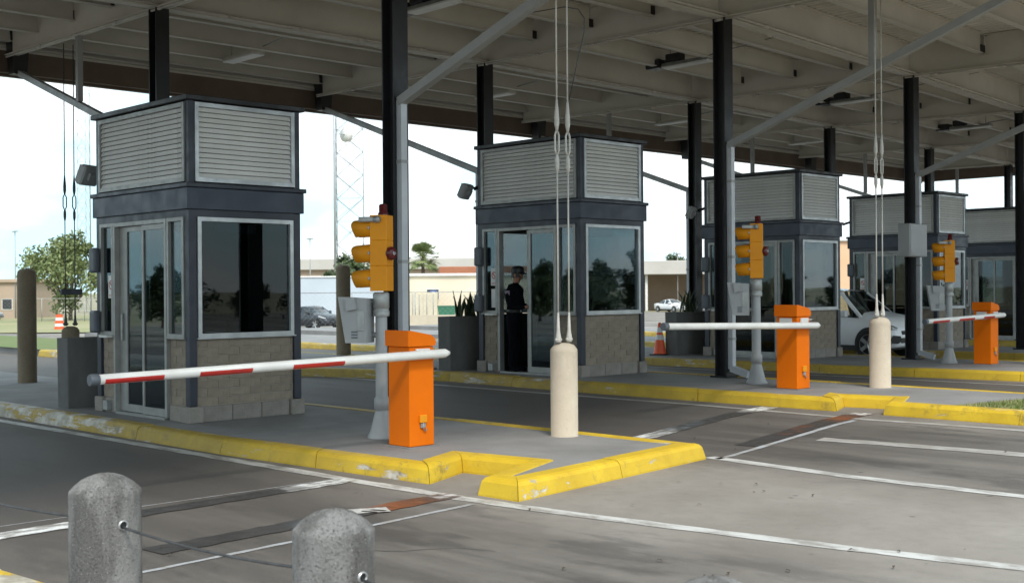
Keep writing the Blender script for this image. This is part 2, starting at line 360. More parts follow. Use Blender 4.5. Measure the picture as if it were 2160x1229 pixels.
strip('lane_line', [(-10,12.4),(3,12.5),(14,12.9)], .14, mWHITE_OLD, seg=.3, jag=.12)
strip('joint_line', [(6.2,-4.3),(6.0,-1.9),(5.89,-.82)], .05, mSEAL, seg=.15, jag=.25)
strip('joint_line', [(5.78,2.62),(5.62,5.6)], .07, mSEAL, seg=.15, jag=.25)
strip('joint_line', [(4.02,-3.9),(4.0,-1.0)], .02, mSEAL, .003, seg=.15, jag=.25)
for dx, yo in ((0, 0), (-.1, 6.95)):
    y0, y1 = -4.15+yo, -.72+yo
    strip('stop_bar', [(4.40+dx, y0),(4.13+dx, y1)], .24, bar_mat('stop_bar_paint', y0, y1, False), .006, seg=.12, jag=.12)
    strip('stop_bar', [(5.66+dx, y0+.65),(5.44+dx, y1+.1)], .26, bar_mat('rusty_stop_bar_paint', y0+.65, y1+.1, True), .006, seg=.12, jag=.12)
strip('painted_square', [(5.46,-1.72),(5.60,-1.45)], .2, mWHITE, .010)
for q in (-.04,.05):
    strip('painted_square_gap', [(5.47+.05,-1.59+q-.02),(5.47+.17,-1.59+q+.03)], .035, mBLACK, .012)
for x in (-29, -33.5):
    strip('far_road_line', [(x,2),(x+1,40)], .2, mWHITE, .01)
def crack(x, y, ang, n, w):
    P = [(x, y)]
    for k in range(n):
        ang += random.uniform(-.45, .45); l = random.uniform(.08, .22); P.append((P[-1][0]+l*math.cos(ang), P[-1][1]+l*math.sin(ang)))
    strip('road_crack', P, w, mCRACK, .003, seg=.1, jag=.7)
mCRACK = M('road_crack_dirt', (.035,.03,.027), rough=1)
for a in ((6.4,-2.6,.2,9,.006),(2.2,-2.2,.1,12,.008)): crack(*a)
# loose leaves and grit lying on the road
lt = MB()
for k in range(70):
    x, y = random.uniform(4.5, 12), random.uniform(-3.8, 5)
    a = random.uniform(0, 6.28); r = random.uniform(.008, .03); z = G(y)-.15+.008
    if -.55 < y < 2.6 and x < 6.1: continue
    lt.add([(x+r*math.cos(a), y+r*math.sin(a), z),(x-.4*r*math.sin(a), y+.4*r*math.cos(a), z+r*.5),(x-r*math.cos(a), y-r*math.sin(a), z),(x+.4*r*math.sin(a), y-.4*r*math.cos(a), z+r*.4)], [(0,1,2,3)])
struct(lt.build('leaf_litter', M('dead_leaf', (.06,.04,.025))), 'stuff')

# ------------------------------------------------------------------ traffic islands
PROF = [(0,-.24),(-.004,-.135),(-.03,-.03),(-.055,-.003),(-.09,.010),(-.235,.010),(-.25,-.03)]
def off(poly, i, d, closed):
    n = len(poly); p = Vector(poly[i])
    a = (p-Vector(poly[i-1])).normalized() if (i > 0 or closed) else None
    b = (Vector(poly[(i+1) % n])-p).normalized() if (i < n-1 or closed) else None
    if a is None: a = b
    if b is None: b = a
    na, nb = Vector((a.y, -a.x)), Vector((b.y, -b.x)); m = (na+nb)
    if m.length < 1e-4: m = na
    m.normalize(); k = 1/max(.45, m.dot(na)); return p+m*d*k
def island(poly, z, slab_mat=mSLAB, stone=1.83, prof=PROF, skipx=-16, farskip=None):
    n = len(poly)
    inner = [off(poly, i, -.2, False) for i in range(n)]
    mb = MB(); mb.prism([(p.x, p.y) for p in inner], 'z', z-.4, z)
    isl = struct(mb.build('traffic_island', slab_mat))
    rings = [[(*off(poly, i, d, False), z+h) for d, h in prof] for i in range(n)]
    for i in range(n-1):
        a, b = rings[i], rings[i+1]; Lg = (Vector(poly[i+1])-Vector(poly[i])).length
        k = max(1, round(Lg/stone))
        for j in range(k):
            t0, t1 = j/k+.004/Lg, (j+1)/k-.004/Lg
            jt = random.uniform(-.006, .006)
            A = [Vector(p).lerp(Vector(q), t0)+Vector((0,0,jt)) for p, q in zip(a, b)]; B = [Vector(p).lerp(Vector(q), t1)+Vector((0,0,jt)) for p, q in zip(a, b)]
            if max(A[0].x, B[0].x) < skipx and k > 6: continue
            if farskip is not None and poly[i+1][0] < poly[i][0] and k > 6 and A[0].x < farskip: continue
            np_ = len(A); mk = MB().add(A+B, [(q, q+1, np_+q+1, np_+q) for q in range(np_-1)]+[list(range(np_))[::-1], list(range(np_, 2*np_))])
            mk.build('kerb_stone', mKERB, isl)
    return isl
island([(-30,-.66),(1.7,-.62),(4.87,-.40),(4.58,.26),(5.24,.38),(5.60,-.50),(6.08,-.49),(5.70,2.56),(-30,2.56)], 0, farskip=-4)
i2 = island([(-30,5.25),(-6,5.6),(-2.7,6.5),(.6,6.3),(4.95,6.32),(4.72,6.9),(5.3,7.0),(5.6,6.3),(14,6.2),(14,8.75),(3.5,8.95),(-30,9.35)], .148)
island([(-30,12.5),(-3.4,12.9),(.6,13.0),(4.3,13.35),(14,13.7),(14,16.6),(-30,17.1)], .087)
island([(-30,20.6),(14,20.4),(14,23.8),(-30,24.0)], .007)
island([(-30,27.7),(14,27.5),(14,31),(-30,31)], -.03)
island([(16,-7.4),(16,-3.8),(12,-4.12),(6.08,-4.61),(3,-4.87),(-30,-5.0),(-30,-7.4)], 0)

# grass on the right end of island two, lawn far behind
gb = MB(); gb.sheet([(6.35,6.48,.152),(13.7,6.45,.152),(13.7,8.5,.152),(6.8,8.6,.152)]); struct(gb.build('grass_patch', mLAWN))
def blades(name, n, fn, h0, h1, w):
    mb = MB()
    for k in range(n):
        x, y, z = fn(); a = random.uniform(0, 6.28); h = random.uniform(h0, h1); l = random.uniform(-.6, .6)*h
        c, s = math.cos(a), math.sin(a)
        mb.add([(x-c*w, y-s*w, z),(x+c*w, y+s*w, z),(x-s*l, y+c*l, z+h)], [(0,1,2)])
    o = mb.build(name, mGRASS); tag(o, 'short mown grass on the end of the second island', 'grass'); o['kind'] = 'stuff'; return o
def gf():
    while True:
        x, y = random.uniform(6.3, 12), random.uniform(6.5, 8.6)
        if x > 6.35+(y-6.48)*.22+random.uniform(0, .25) and random.random() < .9: return x, y, .15
blades('grass', 9000, gf, .02, .06, .006)
lw = MB(); lw.sheet([(-82,12.8,-1.10),(-62,34,-1.10),(-118,62,-1.10),(-170,20,-1.10),(-150,-30,-1.10),(-84,-20,-1.10)]); struct(lw.build('lawn', M('far_lawn', (.21,.225,.10), (.30,.27,.15), .12, .95)))
lw = MB(); lw.sheet([(-17,5.55,.152),(-17,9.0,.152),(-29,9.05,.152),(-29,5.5,.152)]); struct(lw.build('grass_patch', M('island_lawn', (.10,.15,.04), (.13,.15,.05), .8, .95)))

# ------------------------------------------------------------------ canopy
can = thing('canopy', 'long flat white steel canopy on dark columns sheltering all the lanes', 'canopy', (0,0,0))
BACK = [(-3.9,-6.3),(-3.88,1.72),(-3.86,8.5),(-4.04,15.31),(-4.3,21.62),(-4.86,28.37),(-5.44,35.45)]  # first column row, here and in FRONT, is unseen and added for shade
FRONT = [(1.5,-6.25),(1.58,1.90),(1.56,8.64),(1.02,15.9),(.42,22.65),(-.1,29.2),(-.7,36.0)]
IZ = [0,.148,.087,.007,-.03,-.03]; CZ = [0]+IZ
ZB, ZD, XB, XF = 5.88, 6.52, -9.3, 7.0
def ibeam(a, b, z0, z1, fw_, t=.018, wt=.012, bot=True):
    a, b = Vector(a), Vector(b); d = (b-a).normalized(); n = Vector((-d.y, d.x)); mb = MB()
    def slab(hw, za, zb_):
        q = [a-n*hw, a+n*hw, b+n*hw, b-n*hw]; vs = [(p.x, p.y, za) for p in q]+[(p.x, p.y, zb_) for p in q]
        mb.add(vs, [(0,1,2,3),(7,6,5,4),(0,4,5,1),(1,5,6,2),(2,6,7,3),(3,7,4,0)])
    slab(wt/2, z0+t, z1-t); slab(fw_/2, z0, z0+t); slab(fw_/2, z1-t, z1); return mb
# columns: H sections with a plate foot
hs = .112; ft = .02
HP = [(-hs,-hs),(-hs+ft,-hs),(-hs+ft,-.008),(hs-ft,-.008),(hs-ft,-hs),(hs,-hs),(hs,hs),(hs-ft,hs),(hs-ft,.008),(-hs+ft,.008),(-hs+ft,hs),(-hs,hs)]
for k, (x, y) in enumerate(BACK+FRONT):
    z = CZ[k % 7]
    HPk = [(p[0], p[1]) for p in HP]
    c = MB().prism(HPk, 'z', z, ZB-.004).build('column', mDARK, can, (x,y,0))
    MB().cbox(-.17,.17,-.17,.17,z,z+.03,.004).build('base_plate', mDARK, c)
# girders
for k in range(7):
    b, f = Vector(BACK[k]), Vector(FRONT[k]); d = (f-b)/(f.x-b.x)
    pb = b+d*(XB+.25-b.x); pf = f+d*(XF-.15-f.x)
    ibeam(pb, pf, ZB, ZD, .2).build('girder', mWPAINT, can)
    mb = MB(); n = 12                                    # conduit with couplings along the girder foot
    for q in range(n):
        u0 = pb.lerp(pf, q/n); u1 = pb.lerp(pf, (q+.97)/n); mb.tube([(u0.x,u0.y-.07,ZB-.025),(u1.x,u1.y-.07,ZB-.025)], .018, 6)
        mb.tube([(u1.x-.05,u1.y-.07,ZB-.025),(u1.x+.09,u1.y-.07,ZB-.025)], .026, 6)
    mb.build('conduit', mCOND, can)
def rowline(row, t):                                     # extended line of columns, y ordered
    return row
def chain(row): return [Vector((row[0][0]+(row[0][0]-row[1][0]), -8.5))]+[Vector(p) for p in row]+[Vector((row[-1][0]-.15, 37.0))]  # near end lies out of view, its reach set for the shade it casts
CB, CF = chain(BACK), chain(FRONT)
for ch in (CB, CF):
    for a, b in zip(ch, ch[1:]):
        d = (b-a).normalized(); ibeam(a+d*.11, b-d*.11, ZB+.002, ZD-.002, .18).build('girder', mWPAINT, can)
        mb = MB()
        for oy in (-.16, .15):
            nn = Vector((-d.y, d.x))*oy; a2, b2 = a+nn, b+nn; mb.tube([(a2.x,a2.y,ZB+.03),(b2.x,b2.y,ZB+.03)], .024, 6)
            for q in range(1, 5):
                p = a2.lerp(b2, q/5+oy*.3); mb.tube([(p.x-d.x*.08,p.y-d.y*.08,ZB+.03),(p.x+d.x*.08,p.y+d.y*.08,ZB+.03)], .034, 6)
        mb.build('conduit', mCOND, can)
lines = []
for q in (1,2,3): lines.append([Vector((b.x+(f.x-b.x)*q/4, b.y+(f.y-b.y)*q/4)) for b, f in zip(CB, CF)])
for q in (1,2,3,3.75): lines.append([Vector((b.x+(XB-b.x)*q/4, b.y)) for b in CB])
for q in (1,2,3,3.75): lines.append([Vector((f.x+(XF-f.x)*q/4, f.y)) for f in CF])
for ln in lines:
    for i, (a, b) in enumerate(zip(ln, ln[1:])):
        d = (b-a).normalized(); ibeam(a+d*(.1 if i else 0), b-d*.1, ZD-.40, ZD-.004, .13, .014, .01).build('purlin', mWPAINT, can)
        for p in (a+d*.06, b-d*.06): MB().box(p.x-.09,p.x+.02,p.y-.05,p.y+.05,ZD-.36,ZD-.22).build('cleat', mDARK, can)
for i in range(len(CB)-1):
    y0, y1 = (CB[i].y+CF[i].y)/2, (CB[i+1].y+CF[i+1].y)/2
    mb = MB().box(XB, XF, y0+.002, y1-.002, ZD+.03, ZD+.07)
    dk = mb.build('deck_panel', mWDECK, can)
    rb = MB(); n = int((y1-y0)/.2)
    for q in range(n):
        yy = y0+(q+.5)*(y1-y0)/n; rb.prism([(yy-.055,ZD+.03),(yy-.035,ZD+.002),(yy+.035,ZD+.002),(yy+.055,ZD+.03)], 'x', XB+.02, XF-.02)
    struct(rb.build('deck_rib', mWDECK, dk), 'stuff')
# fascia and gutter
MB().box(XB-.16,XB-.01,-8.5,37,6.02,6.75).build('fascia_lining', mWPAINT, can)
MB().box(XB-.16,XB-.01,-8.5,37,5.62,6.018).box(XB-.3,XB-.17,-8.5,37,5.58,5.82).build('fascia', mBROWN, can)
MB().box(XB,XB+.12,-8.5,37,6.06,6.10).build('fascia_angle', mWPAINT, can)
MB().box(XF+.01,XF+.16,-8.5,37,5.62,6.75).build('fascia', mBROWN, can)
MB().box(XB-.16,XF+.16,-8.67,-8.51,5.62,6.75).build('fascia', mBROWN, can)
MB().box(XB-.16,XF+.16,37.01,37.17,5.62,6.75).build('fascia', mBROWN, can)
# rain-water pipes, their hangers and outlets
for k in range(7):
    for sgn, (x, y), xe in ((1, FRONT[k], XF-.3), (-1, BACK[k], XB+.25)):
        z = CZ[k]; x0 = x+sgn*.16
        yy = y-.03
        zt = 3.86
        MB().box(x0-.045,x0+.045,yy-.045,yy+.045,z+.14,zt).build('downspout', mPIPEL, can)
        MB().bar((x0,yy,z+.15),(x0+sgn*.32,yy,z+.06),.05).build('downspout_shoe', mPIPEL, can)
        for zz in (z+.6, z+1.9, z+3.1): MB().box(x0-.054,x0+.05,yy-.05,yy+.05,zz,zz+.04).build('pipe_strap', mPIPE, can)
        ze = zt+(abs(xe-x0))*.348
        MB().bar((x0-sgn*.02,yy,zt-.02),(xe,yy,ze),.052).build('drain_pipe', mPIPE, can)
        MB().prism([(yy-.12,ze-.05),(yy+.12,ze-.05),(yy+.2,ZD),(yy-.2,ZD)], 'x', xe-.12, xe+.12).build('drain_outlet', mDARK, can)
        xh = x0+(xe-x0)*.5; zh = zt+abs(xh-x0)*.348
        MB().box(xh-.045,xh+.045,yy-.045,yy+.045,zh+.05,ZB+.02).build('hanger', mPIPE, can)

# electrical box on the third front column
eb = MB().cbox(-.13,.13,-.36,.36,-.33,.33,.015).box(.131,.137,-.33,.33,-.30,.30)
o = eb.build('electrical_box', mGREY, can, (FRONT[3][0]+.25, FRONT[3][1]-.46, 2.5)); o['label'] = 'grey electrical cabinet fixed to column'
# loose wire hanging from the deck
MB().tube([(4.15,2.23,3.62),(4.21,2.29,4.0),(4.27,2.35,4.35),(4.27,2.35,4.5),(4.22,2.31,4.6),(4.1,2.22,4.63),(3.6,1.95,4.58),(3.1,1.85,4.36)], .006, 6).build('loose_wire', mCABLED, can)

# luminaires
def luminaire(big):
    t = thing('ceiling_light', 'x', 'light')
    MB().prism([(-.13,.03),(.13,.03),(.09,.10),(-.09,.10)], 'y', -.6, .6).build('housing', mWPAINT if not big else mGALV, t)
    MB().box(-.12,.12,-.58,.58,.0,.028).build('diffuser', mWHITEP, t)
    st = MB().tube([(0,-.45,.1),(0,-.45,.45)], .012, 6).tube([(0,.45,.1),(0,.45,.45)], .012, 6).tube([(0,-.5,.12),(0,-3.2,.3)], .012, 5)
    st.build('stem', mGALV, t)
    if big:
        MB().cbox(-.16,.16,.62,1.0,.02,.2,.02).cbox(-.12,.12,.15,.5,.11,.27,.02).build('control_gear', mDARK, t)
    return t
LB, LF = luminaire(False), luminaire(True)
where = ['first', 'second', 'third', 'fourth', 'fifth']
for k in range(4):
    a = LB if k == 0 else copy_tree(LB); a.location = (-7.3-.1*k, 5.34+6.8*k, 6.06); a.rotation_euler = (0,0,R(88)); a['group'] = 'canopy lights'
    a['label'] = 'slim white strip light under the back of the canopy, %s from the left' % where[k]
    a = LF if k == 0 else copy_tree(LF); a.location = (-1.58-.32*k, 5.26+7.0*k, 6.06); a.rotation_euler = (0,0,R(88)); a['group'] = 'canopy lights'
    a['label'] = 'strip light with dark gear boxes in mid canopy, %s from the left' % where[k]

# ------------------------------------------------------------------ booths
def booth():
    t = thing('toll_booth', 'x', 'booth')
    LX, LY = 2.43, 1.60
    # floor, ceiling, inner lining
    MB().box(-LX+.03,-.03,.03,LY-.03,0,.03).build('floor', mINT2, t)
    MB().box(-LX+.03,-.03,.03,LY-.03,2.50,2.56).build('ceiling', mINT, t)
    lin = MB().box(-LX+.10,-1.96,.10,.13,.03,1.0).box(-.50,-.10,.10,.13,.03,1.0).box(-.13,-.10,.10,LY-.1,.03,1.0).box(-LX+.1,-LX+.13,.1,LY-.1,.03,1.0).box(-LX+.1,-.1,LY-.13,LY-.1,.03,1.0)
    lin.build('lining', mINT, t)
    MB().cbox(-.62,-.14,.14,LY-.14,.86,.9,.005).box(-.55,-.2,.3,LY-.3,.03,.86).build('counter', mINT2, t)
    MB().cbox(-.42,-.38,.75,1.15,.95,1.22,.01).box(-.42,-.38,.93,.97,.9,.95).build('monitor', mBLACK, t)
    MB().box(-1.32,-1.24,LY-.20,LY-.12,1.0,2.5).build('inner_post', mINT, t)
    # corner posts on flared blocks
    for x0, y0 in ((-.105,0),(-.105,LY-.105),(-LX,0),(-LX,LY-.105)):
        MB().cbox(x0,x0+.105,y0,y0+.105,.2,2.57,.006).build('corner_post', mNAVY, t)
    for x0, y0 in ((-.2,-.03),(-.2,LY-.17),(-LX-.03,-.03),(-LX-.03,LY-.17)):
        MB().cbox(x0,x0+.23,y0,y0+.2,0,.195,.008).build('corner_block', mBASE, t)
    # base course
    bl = MB().cbox(0,.392,0,.09,0,.19,.006).mesh('base_block', mBASE)
    def blk(a, b, axis, flip=0):
        n = max(1, round((b-a)/.4)); w = (b-a)/n
        for i in range(n):
            o = link('base_block', bl, t)
            o.scale = ((w-.008)/.392, 1, 1)
            if axis == 'x': o.location = (a+i*w+.004, .01 if not flip else LY-.10, 0)
            else: o.rotation_euler = (0,0,R(90)); o.location = (-.01 if not flip else -LX+.1, a+i*w+.004, 0)
    blk(-LX+.205,-1.95,'x'); blk(-.52,-.205,'x'); blk(.175,LY-.175,'y'); blk(.175,LY-.175,'y',1); blk(-LX+.205,-.205,'x',1)
    # brick courses: every block laid by itself on the two seen faces
    for q in ((-LX+.06,-1.935,.045,.10,.19,1.0),(-.535,-.1,.045,.10,.19,1.0),(-.099,-.045,.1,LY-.1,.19,1.0)): MB().box(*q).build('mortar_bed', mMORTAR, t)
    variants = []
    for k in range(4):
        mb = MB().cbox(0,.292,0,.05,0,.092,.004)
        mb.v = [(x+random.uniform(-.002,.002), y+random.uniform(-.004,.004) if y < .02 else y, z+random.uniform(-.0015,.0015)) for x, y, z in mb.v]
        variants.append(mb.mesh('brick', mBRICK))
    def course(a, b, axis):
        for r in range(8):
            z = .2+r*.1; x = a-(0 if r % 2 == 0 else .15)
            while x < b-.02:
                s, e = max(x, a), min(x+.3, b)
                if e-s > .03:
                    o = link('brick', random.choice(variants), t); o.scale = ((e-s-.008)/.292, 1, 1)
                    if axis == 'x': o.location = (s+.004, .038, z+.004)
                    else: o.rotation_euler = (0,0,R(90)); o.location = (-.038, s+.004, z+.004)
                x += .3
    course(-LX+.105,-1.935,'x'); course(-.535,-.105,'x'); course(.105,LY-.105,'y')
    bw = MB()
    for r in range(8):
        for i in range(5): bw.box(-LX+.02,-LX+.08,.11+i*.277+.004,.11+(i+1)*.277-.004,.204+r*.1,.296+r*.1)
        for i in range(8): bw.box(-LX+.11+i*.278+.004,-LX+.11+(i+1)*.278-.004,LY-.08,LY-.02,.204+r*.1,.296+r*.1)
    bw.box(-LX+.05,-LX+.09,.1,LY-.1,.19,1.0).box(-LX+.1,-.1,LY-.09,LY-.05,.19,1.0)
    struct(bw.build('rear_brickwork', mBRICK, t), 'stuff')
    # windows
    def window(axis, a, b, z0, z1, side, fwid=.05, name='window'):
        mb = MB(); p0, p1 = (-.012, .06)
        def fr(u0, u1, w0, w1, d0=p0, d1=p1, mm=0):
            if axis == 'y':
                X0, X1 = (-d1, -d0) if side > 0 else (-LX+d0, -LX+d1); mb.box(X0, X1, u0, u1, w0, w1, mm)
            else:
                Y0, Y1 = (d0, d1) if side < 0 else (LY-d1, LY-d0); mb.box(u0, u1, Y0, Y1, w0, w1, mm)
        fr(a, a+fwid, z0+fwid, z1-fwid); fr(b-fwid, b, z0+fwid, z1-fwid); fr(a, b, z0, z0+fwid); fr(a, b, z1-fwid, z1)
        fr(a-.02, b+.02, z0-.015, z0-.001, -.03, .05)
        w = mb.build(name, mALU if axis == 'y' and side > 0 else mALUD, t)
        mb = MB(); fr(a+fwid-.005, b-fwid+.005, z0+fwid-.005, z1-fwid+.005, .028, .032); mb.build('pane', mGLASS, w); return w
    window('y', .115, 1.485, 1.02, 2.48, 1); window('y', .115, 1.485, 1.02, 2.48, -1)
    window('x', -LX+.115, -1.945, 1.02, 2.48, -1, .045); window('x', -.525, -.115, 1.02, 2.48, -1, .045)
    window('x', -LX+.115, -1.27, 1.02, 2.48, 1); window('x', -1.26, -.115, 1.02, 2.48, 1)
    MB().box(-LX+.1,-.1,.001,.09,2.482,2.569).box(-.09,-.001,.1,LY-.1,2.482,2.569).box(-LX+.001,-LX+.09,.1,LY-.1,2.482,2.569).box(-LX+.1,-.1,LY-.09,LY-.001,2.482,2.569).build('lintel', mNAVY, t)
    # sliding door
    df = MB().box(-1.935,-1.885,-.014,.09,.03,2.48).box(-.585,-.535,-.014,.09,.03,2.48).box(-1.884,-.586,-.013,.09,2.43,2.479).box(-1.884,-.586,-.02,.10,.0,.03)
    d = df.build('door_frame', mALUD, t)
    def leaf(x0, x1, y, wl, name):
        mb = MB().box(x0,x0+wl,y,y+.035,.035,2.425).box(x1-.035,x1,y,y+.035,.035,2.425).box(x0+wl,x1-.035,y,y+.035,.035,.13).box(x0+wl,x1-.035,y,y+.035,2.36,2.425)
        l = mb.build(name, mALUD, t); MB().box(x0+wl,x1-.035,y+.015,y+.019,.13,2.36).build('pane', mGLASS, l); return l
    l1 = leaf(-1.88,-1.16,.055,.20,'sliding_door'); MB().cbox(-1.80,-1.77,.02,.05,.95,1.3,.005).build('handle', mGALV, l1)
    leaf(-1.20,-.59,.012,.045,'fixed_door')
    # header, flashing, louvred plant box, roof
    MB().cbox(-LX-.035,.035,-.035,LY+.035,2.57,2.83,.006).build('header', mNAVYF, t)
    MB().cbox(-LX-.06,.06,-.06,LY+.06,2.832,2.885,.006).build('flashing', mNAVY, t)
    MB().box(-LX+.06,-.06,.06,LY-.06,2.886,3.875).build('louvre_core', mLBACK, t)
    for x0, y0 in ((-.085,.005),(-.085,LY-.085),(-LX+.005,.005),(-LX+.005,LY-.085)):
        MB().box(x0,x0+.08,y0,y0+.08,2.886,3.874).build('louvre_post', mNAVY, t)
    NS = 14
    def louvre(a, b, axis, side):
        z0, z1, w = 2.905, 3.86, .05; mb = MB()
        def fr(u0, u1, w0, w1, d0, d1):
            if axis == 'x':
                Y0, Y1 = (d0, d1) if side < 0 else (LY-d1, LY-d0); mb.box(u0, u1, Y0, Y1, w0, w1)
            else:
                X0, X1 = (-d1, -d0) if side > 0 else (-LX+d0, -LX+d1); mb.box(X0, X1, u0, u1, w0, w1)
        fr(a, a+w, z0+w, z1-w, -.012, .05); fr(b-w, b, z0+w, z1-w, -.012, .05); fr(a, b, z0, z0+w, -.013, .05); fr(a, b, z1-w, z1, -.013, .05)
        fo = mb.build('louvre_frame', mALU if axis == 'y' else mALUD, t)
        n = NS; h = (z1-z0-2*w)/n; Ls = b-a-2*w
        prof = [(.046, h*.99),(.030, h*.86),(.008, h*.10),(.006, h*.04),(.012, 0),(.032, h*.02),(.05, h*.5)]
        me = MB().prism(prof, 'x', 0, Ls).mesh('slat', mSLAT)
        for i in range(n):
            o = link('slat', me, fo)
            if axis == 'x' and side < 0: o.location = (a+w, .0, z0+w+i*h)
            elif axis == 'x': o.rotation_euler = (0,0,R(180)); o.location = (b-w, LY, z0+w+i*h)
            elif side > 0: o.rotation_euler = (0,0,R(90)); o.location = (0, a+w, z0+w+i*h)
            else: o.rotation_euler = (0,0,R(-90)); o.location = (-LX, b-w, z0+w+i*h)
    louvre(-LX+.088,-.088,'x',-1); louvre(.088,LY-.088,'y',1); louvre(-LX+.088,-.088,'x',1); louvre(.088,LY-.088,'y',-1)
    MB().cbox(-LX-.05,.05,-.05,LY+.05,3.876,3.94,.008).build('roof', mDARK, t)
    # intercom covers, sill tray, notices, outlet box, junction, flood lamp
    for z0, z1 in ((1.84,2.17),(1.04,1.34)):
        MB().cbox(-2.44,-2.27,-.11,-.022,z0,z1,.03,seg=3).build('intercom', mGREYD, t)
    MB().cbox(-2.18,-1.95,-.10,.0,.985,1.018,.005).build('sill_tray', mWHITEP, t)
    pg = MB().box(-2.13,-1.97,.018,.024,1.50,1.80).build('notice', mWHITEP, t)
    rg = MB(); nn = 24
    for i in range(nn):
        a0, a1 = 2*math.pi*i/nn, 2*math.pi*(i+1)/nn
        rg.add([(-2.05+r*math.cos(a), .0165, 1.675+r*math.sin(a)) for a in (a0, a1) for r in (.045,.062)], [(0,1,3,2)])
    rg.add([(-2.05-.045, .0168, 1.675+.03),(-2.05-.03,.0168,1.675+.045),(-2.05+.045,.0168,1.675-.03),(-2.05+.03,.0168,1.675-.045)], [(0,1,2,3)])
    rg.box(-2.11,-1.99,.0165,.0175,1.54,1.548).box(-2.11,-1.99,.0165,.0175,1.52,1.528)
    rg.build('prohibition_symbol', mRED, pg)
    MB().cbox(-2.14,-2.03,-.07,.02,.03,.16,.01).build('outlet_box', mGALV, t)
    fl = MB().tube([(-LX-.05,.35,3.35),(-LX-.05,.35,2.62)], .022, 8).tube([(-LX-.05,.35,3.32),(-LX-.30,.18,3.22)], .035, 6).tube([(-LX-.05,.35,2.62),(-LX+.02,.36,2.55)], .022, 6)
    fo = fl.build('lamp_bracket', mBLACK, t)
    hd = MB().cbox(-.05,.05,-.17,.17,-.14,.14,.02).box(-.075,-.051,-.15,.15,-.12,.12).box(.051,.09,-.08,.08,-.05,.05)
    h = hd.build('lamp_head', mGREY, fo); h.location = (-LX-.42,.10,3.18); h.rotation_euler = (0,R(24),R(25))
    # ceiling blower and wiring seen faintly through the glass
    MB().cbox(-.55,-.25,.5,1.1,2.3,2.49,.02).build('air_vent', mGREYD, t)
    return t
BPOS = [(0,0),(-.117,7.08),(-.718,14.443),(-1.106,21.276),(-1.62,28.3)]
BL = ['nearest toll booth, closed doors, leftmost and largest, behind the first orange barrier box',
      'toll booth with open door and officer standing in the doorway',
      'toll booth half hidden behind a dark column, between officer booth and white car',
      'toll booth just behind the white car, with electrical box in front',
      'farthest toll booth, cut off at the right edge of the view']
b0 = booth(); booths = [b0]
for k in range(1, 5): booths.append(copy_tree(b0))
for k, b in enumerate(booths):
    b.location = (*BPOS[k], IZ[k]); b['label'] = BL[k]; b['group'] = 'toll booths on the islands'
def kids(o): return [c for c in bpy.data.objects if c.parent == o]
for c in kids(booths[1]):
    if c.name.startswith('sliding_door'): c.location.x += .60; c['label'] = 'door leaf slid open'
MB().box(-2.3,-.13,1.515,1.53,1.05,2.46).build('view_block_panel', mINT, booths[0])  # dark panel added to shut out the bright view through the back windows
pn = MB().box(-2.12,-1.96,.018,.024,1.12,1.44).box(-2.10,-1.98,.0165,.0175,1.36,1.375).box(-2.10,-1.98,.0165,.0175,1.22,1.228)
pn.build('notice', mWHITEP, booths[1])

# ------------------------------------------------------------------ barrier gates
def gate():
    t = thing('barrier_gate', 'x', 'barrier')
    # cabinet footprint 0.34 x 0.32, arm on the +X face reaching in -Y
    MB().cbox(-.17,.17,-.16,.16,.012,1.02,.008).build('cabinet', mORANGE, t)
    MB().box(-.21,.21,-.2,.2,.0,.011).build('base_pad', mSLAB, t)
    lid = [(-.185,1.025),(.165,1.025),(.18,1.06),(.165,1.10),(.12,1.135),(-.15,1.185),(-.185,1.185)]
    MB().prism(lid, 'x', -.185, .185).build('lid', mORANGE, t)
    lk = MB().cbox(.171,.20,-.045,.045,.25,.33,.006).build('padlock', mSIGY, t)
    MB().tube([(.19,0,.25),(.19,.0,.19),(.19,.025,.16),(.19,.04,.19)], .007, 5).box(.172,.19,-.03,.03,.2,.245).build('hasp', mGALV, lk)
    MB().cbox(.172,.20,-.09,.09,.895,1.0,.006).box(.255,.262,-.1,.08,.975,.985).build('clamp', mWHITEP, t)
    return t
def arm(t, y1, y0, z1, z0, stripes, x=.235):
    mb = MB(); n = 14; rr = .046
    prof = []
    mb.tube([(x,y1+.06,z1),(x,y1+.02,z1),(x,y1,z1),(x,y0,z0)], [.02,.038,rr,rr*.92], n)
    a = mb.build('barrier_arm', mWHITEP, t)
    MB().lathe([(.046,0),(.05,.01),(.05,.07),(.03,.09)], 14, (x,y0-.06,z0), 0, Matrix.Rotation(R(-90), 4, 'X')).build('end_cap', mGREYD, a)
    for s0, s1 in stripes:
        sm = MB(); V = []
        for s in (s0, s1):
            y = y1+(y0-y1)*s; z = z1+(z0-z1)*s; rad = rr*(1-.08*s)+.0012
            for q in range(7):
                an = R(-62+q*11); V.append((x+rad*math.cos(an), y, z+rad*math.sin(an)))
        sm.add(V, [(i, i+1, 8+i, 7+i) for i in range(6)]); sm.build('stripe', mRED, a)
    return a
GP = [(3.57,.47),(3.62,7.40),(2.85,15.25)]
GL = ['orange barrier cabinet with red striped arm, nearest, on the front island',
      'orange barrier cabinet with plain white arm, second from the front',
      'orange barrier cabinet with short red striped arm, farthest and rightmost']
g0 = gate(); gates = [g0, copy_tree(g0), copy_tree(g0)]
for k, g in enumerate(gates):
    g.location = (*GP[k], IZ[k]); g['label'] = GL[k]; g['group'] = 'orange barrier gates'
arm(gates[0], .25, -3.46, .945, .885, [(.345,.50),(.615,.755),(.845,.985)])
arm(gates[1], .25, -3.15, .89, .965, [])
arm(gates[2], .25, -2.85, .935, .88, [(.15,.3),(.42,.62),(.74,.94)])
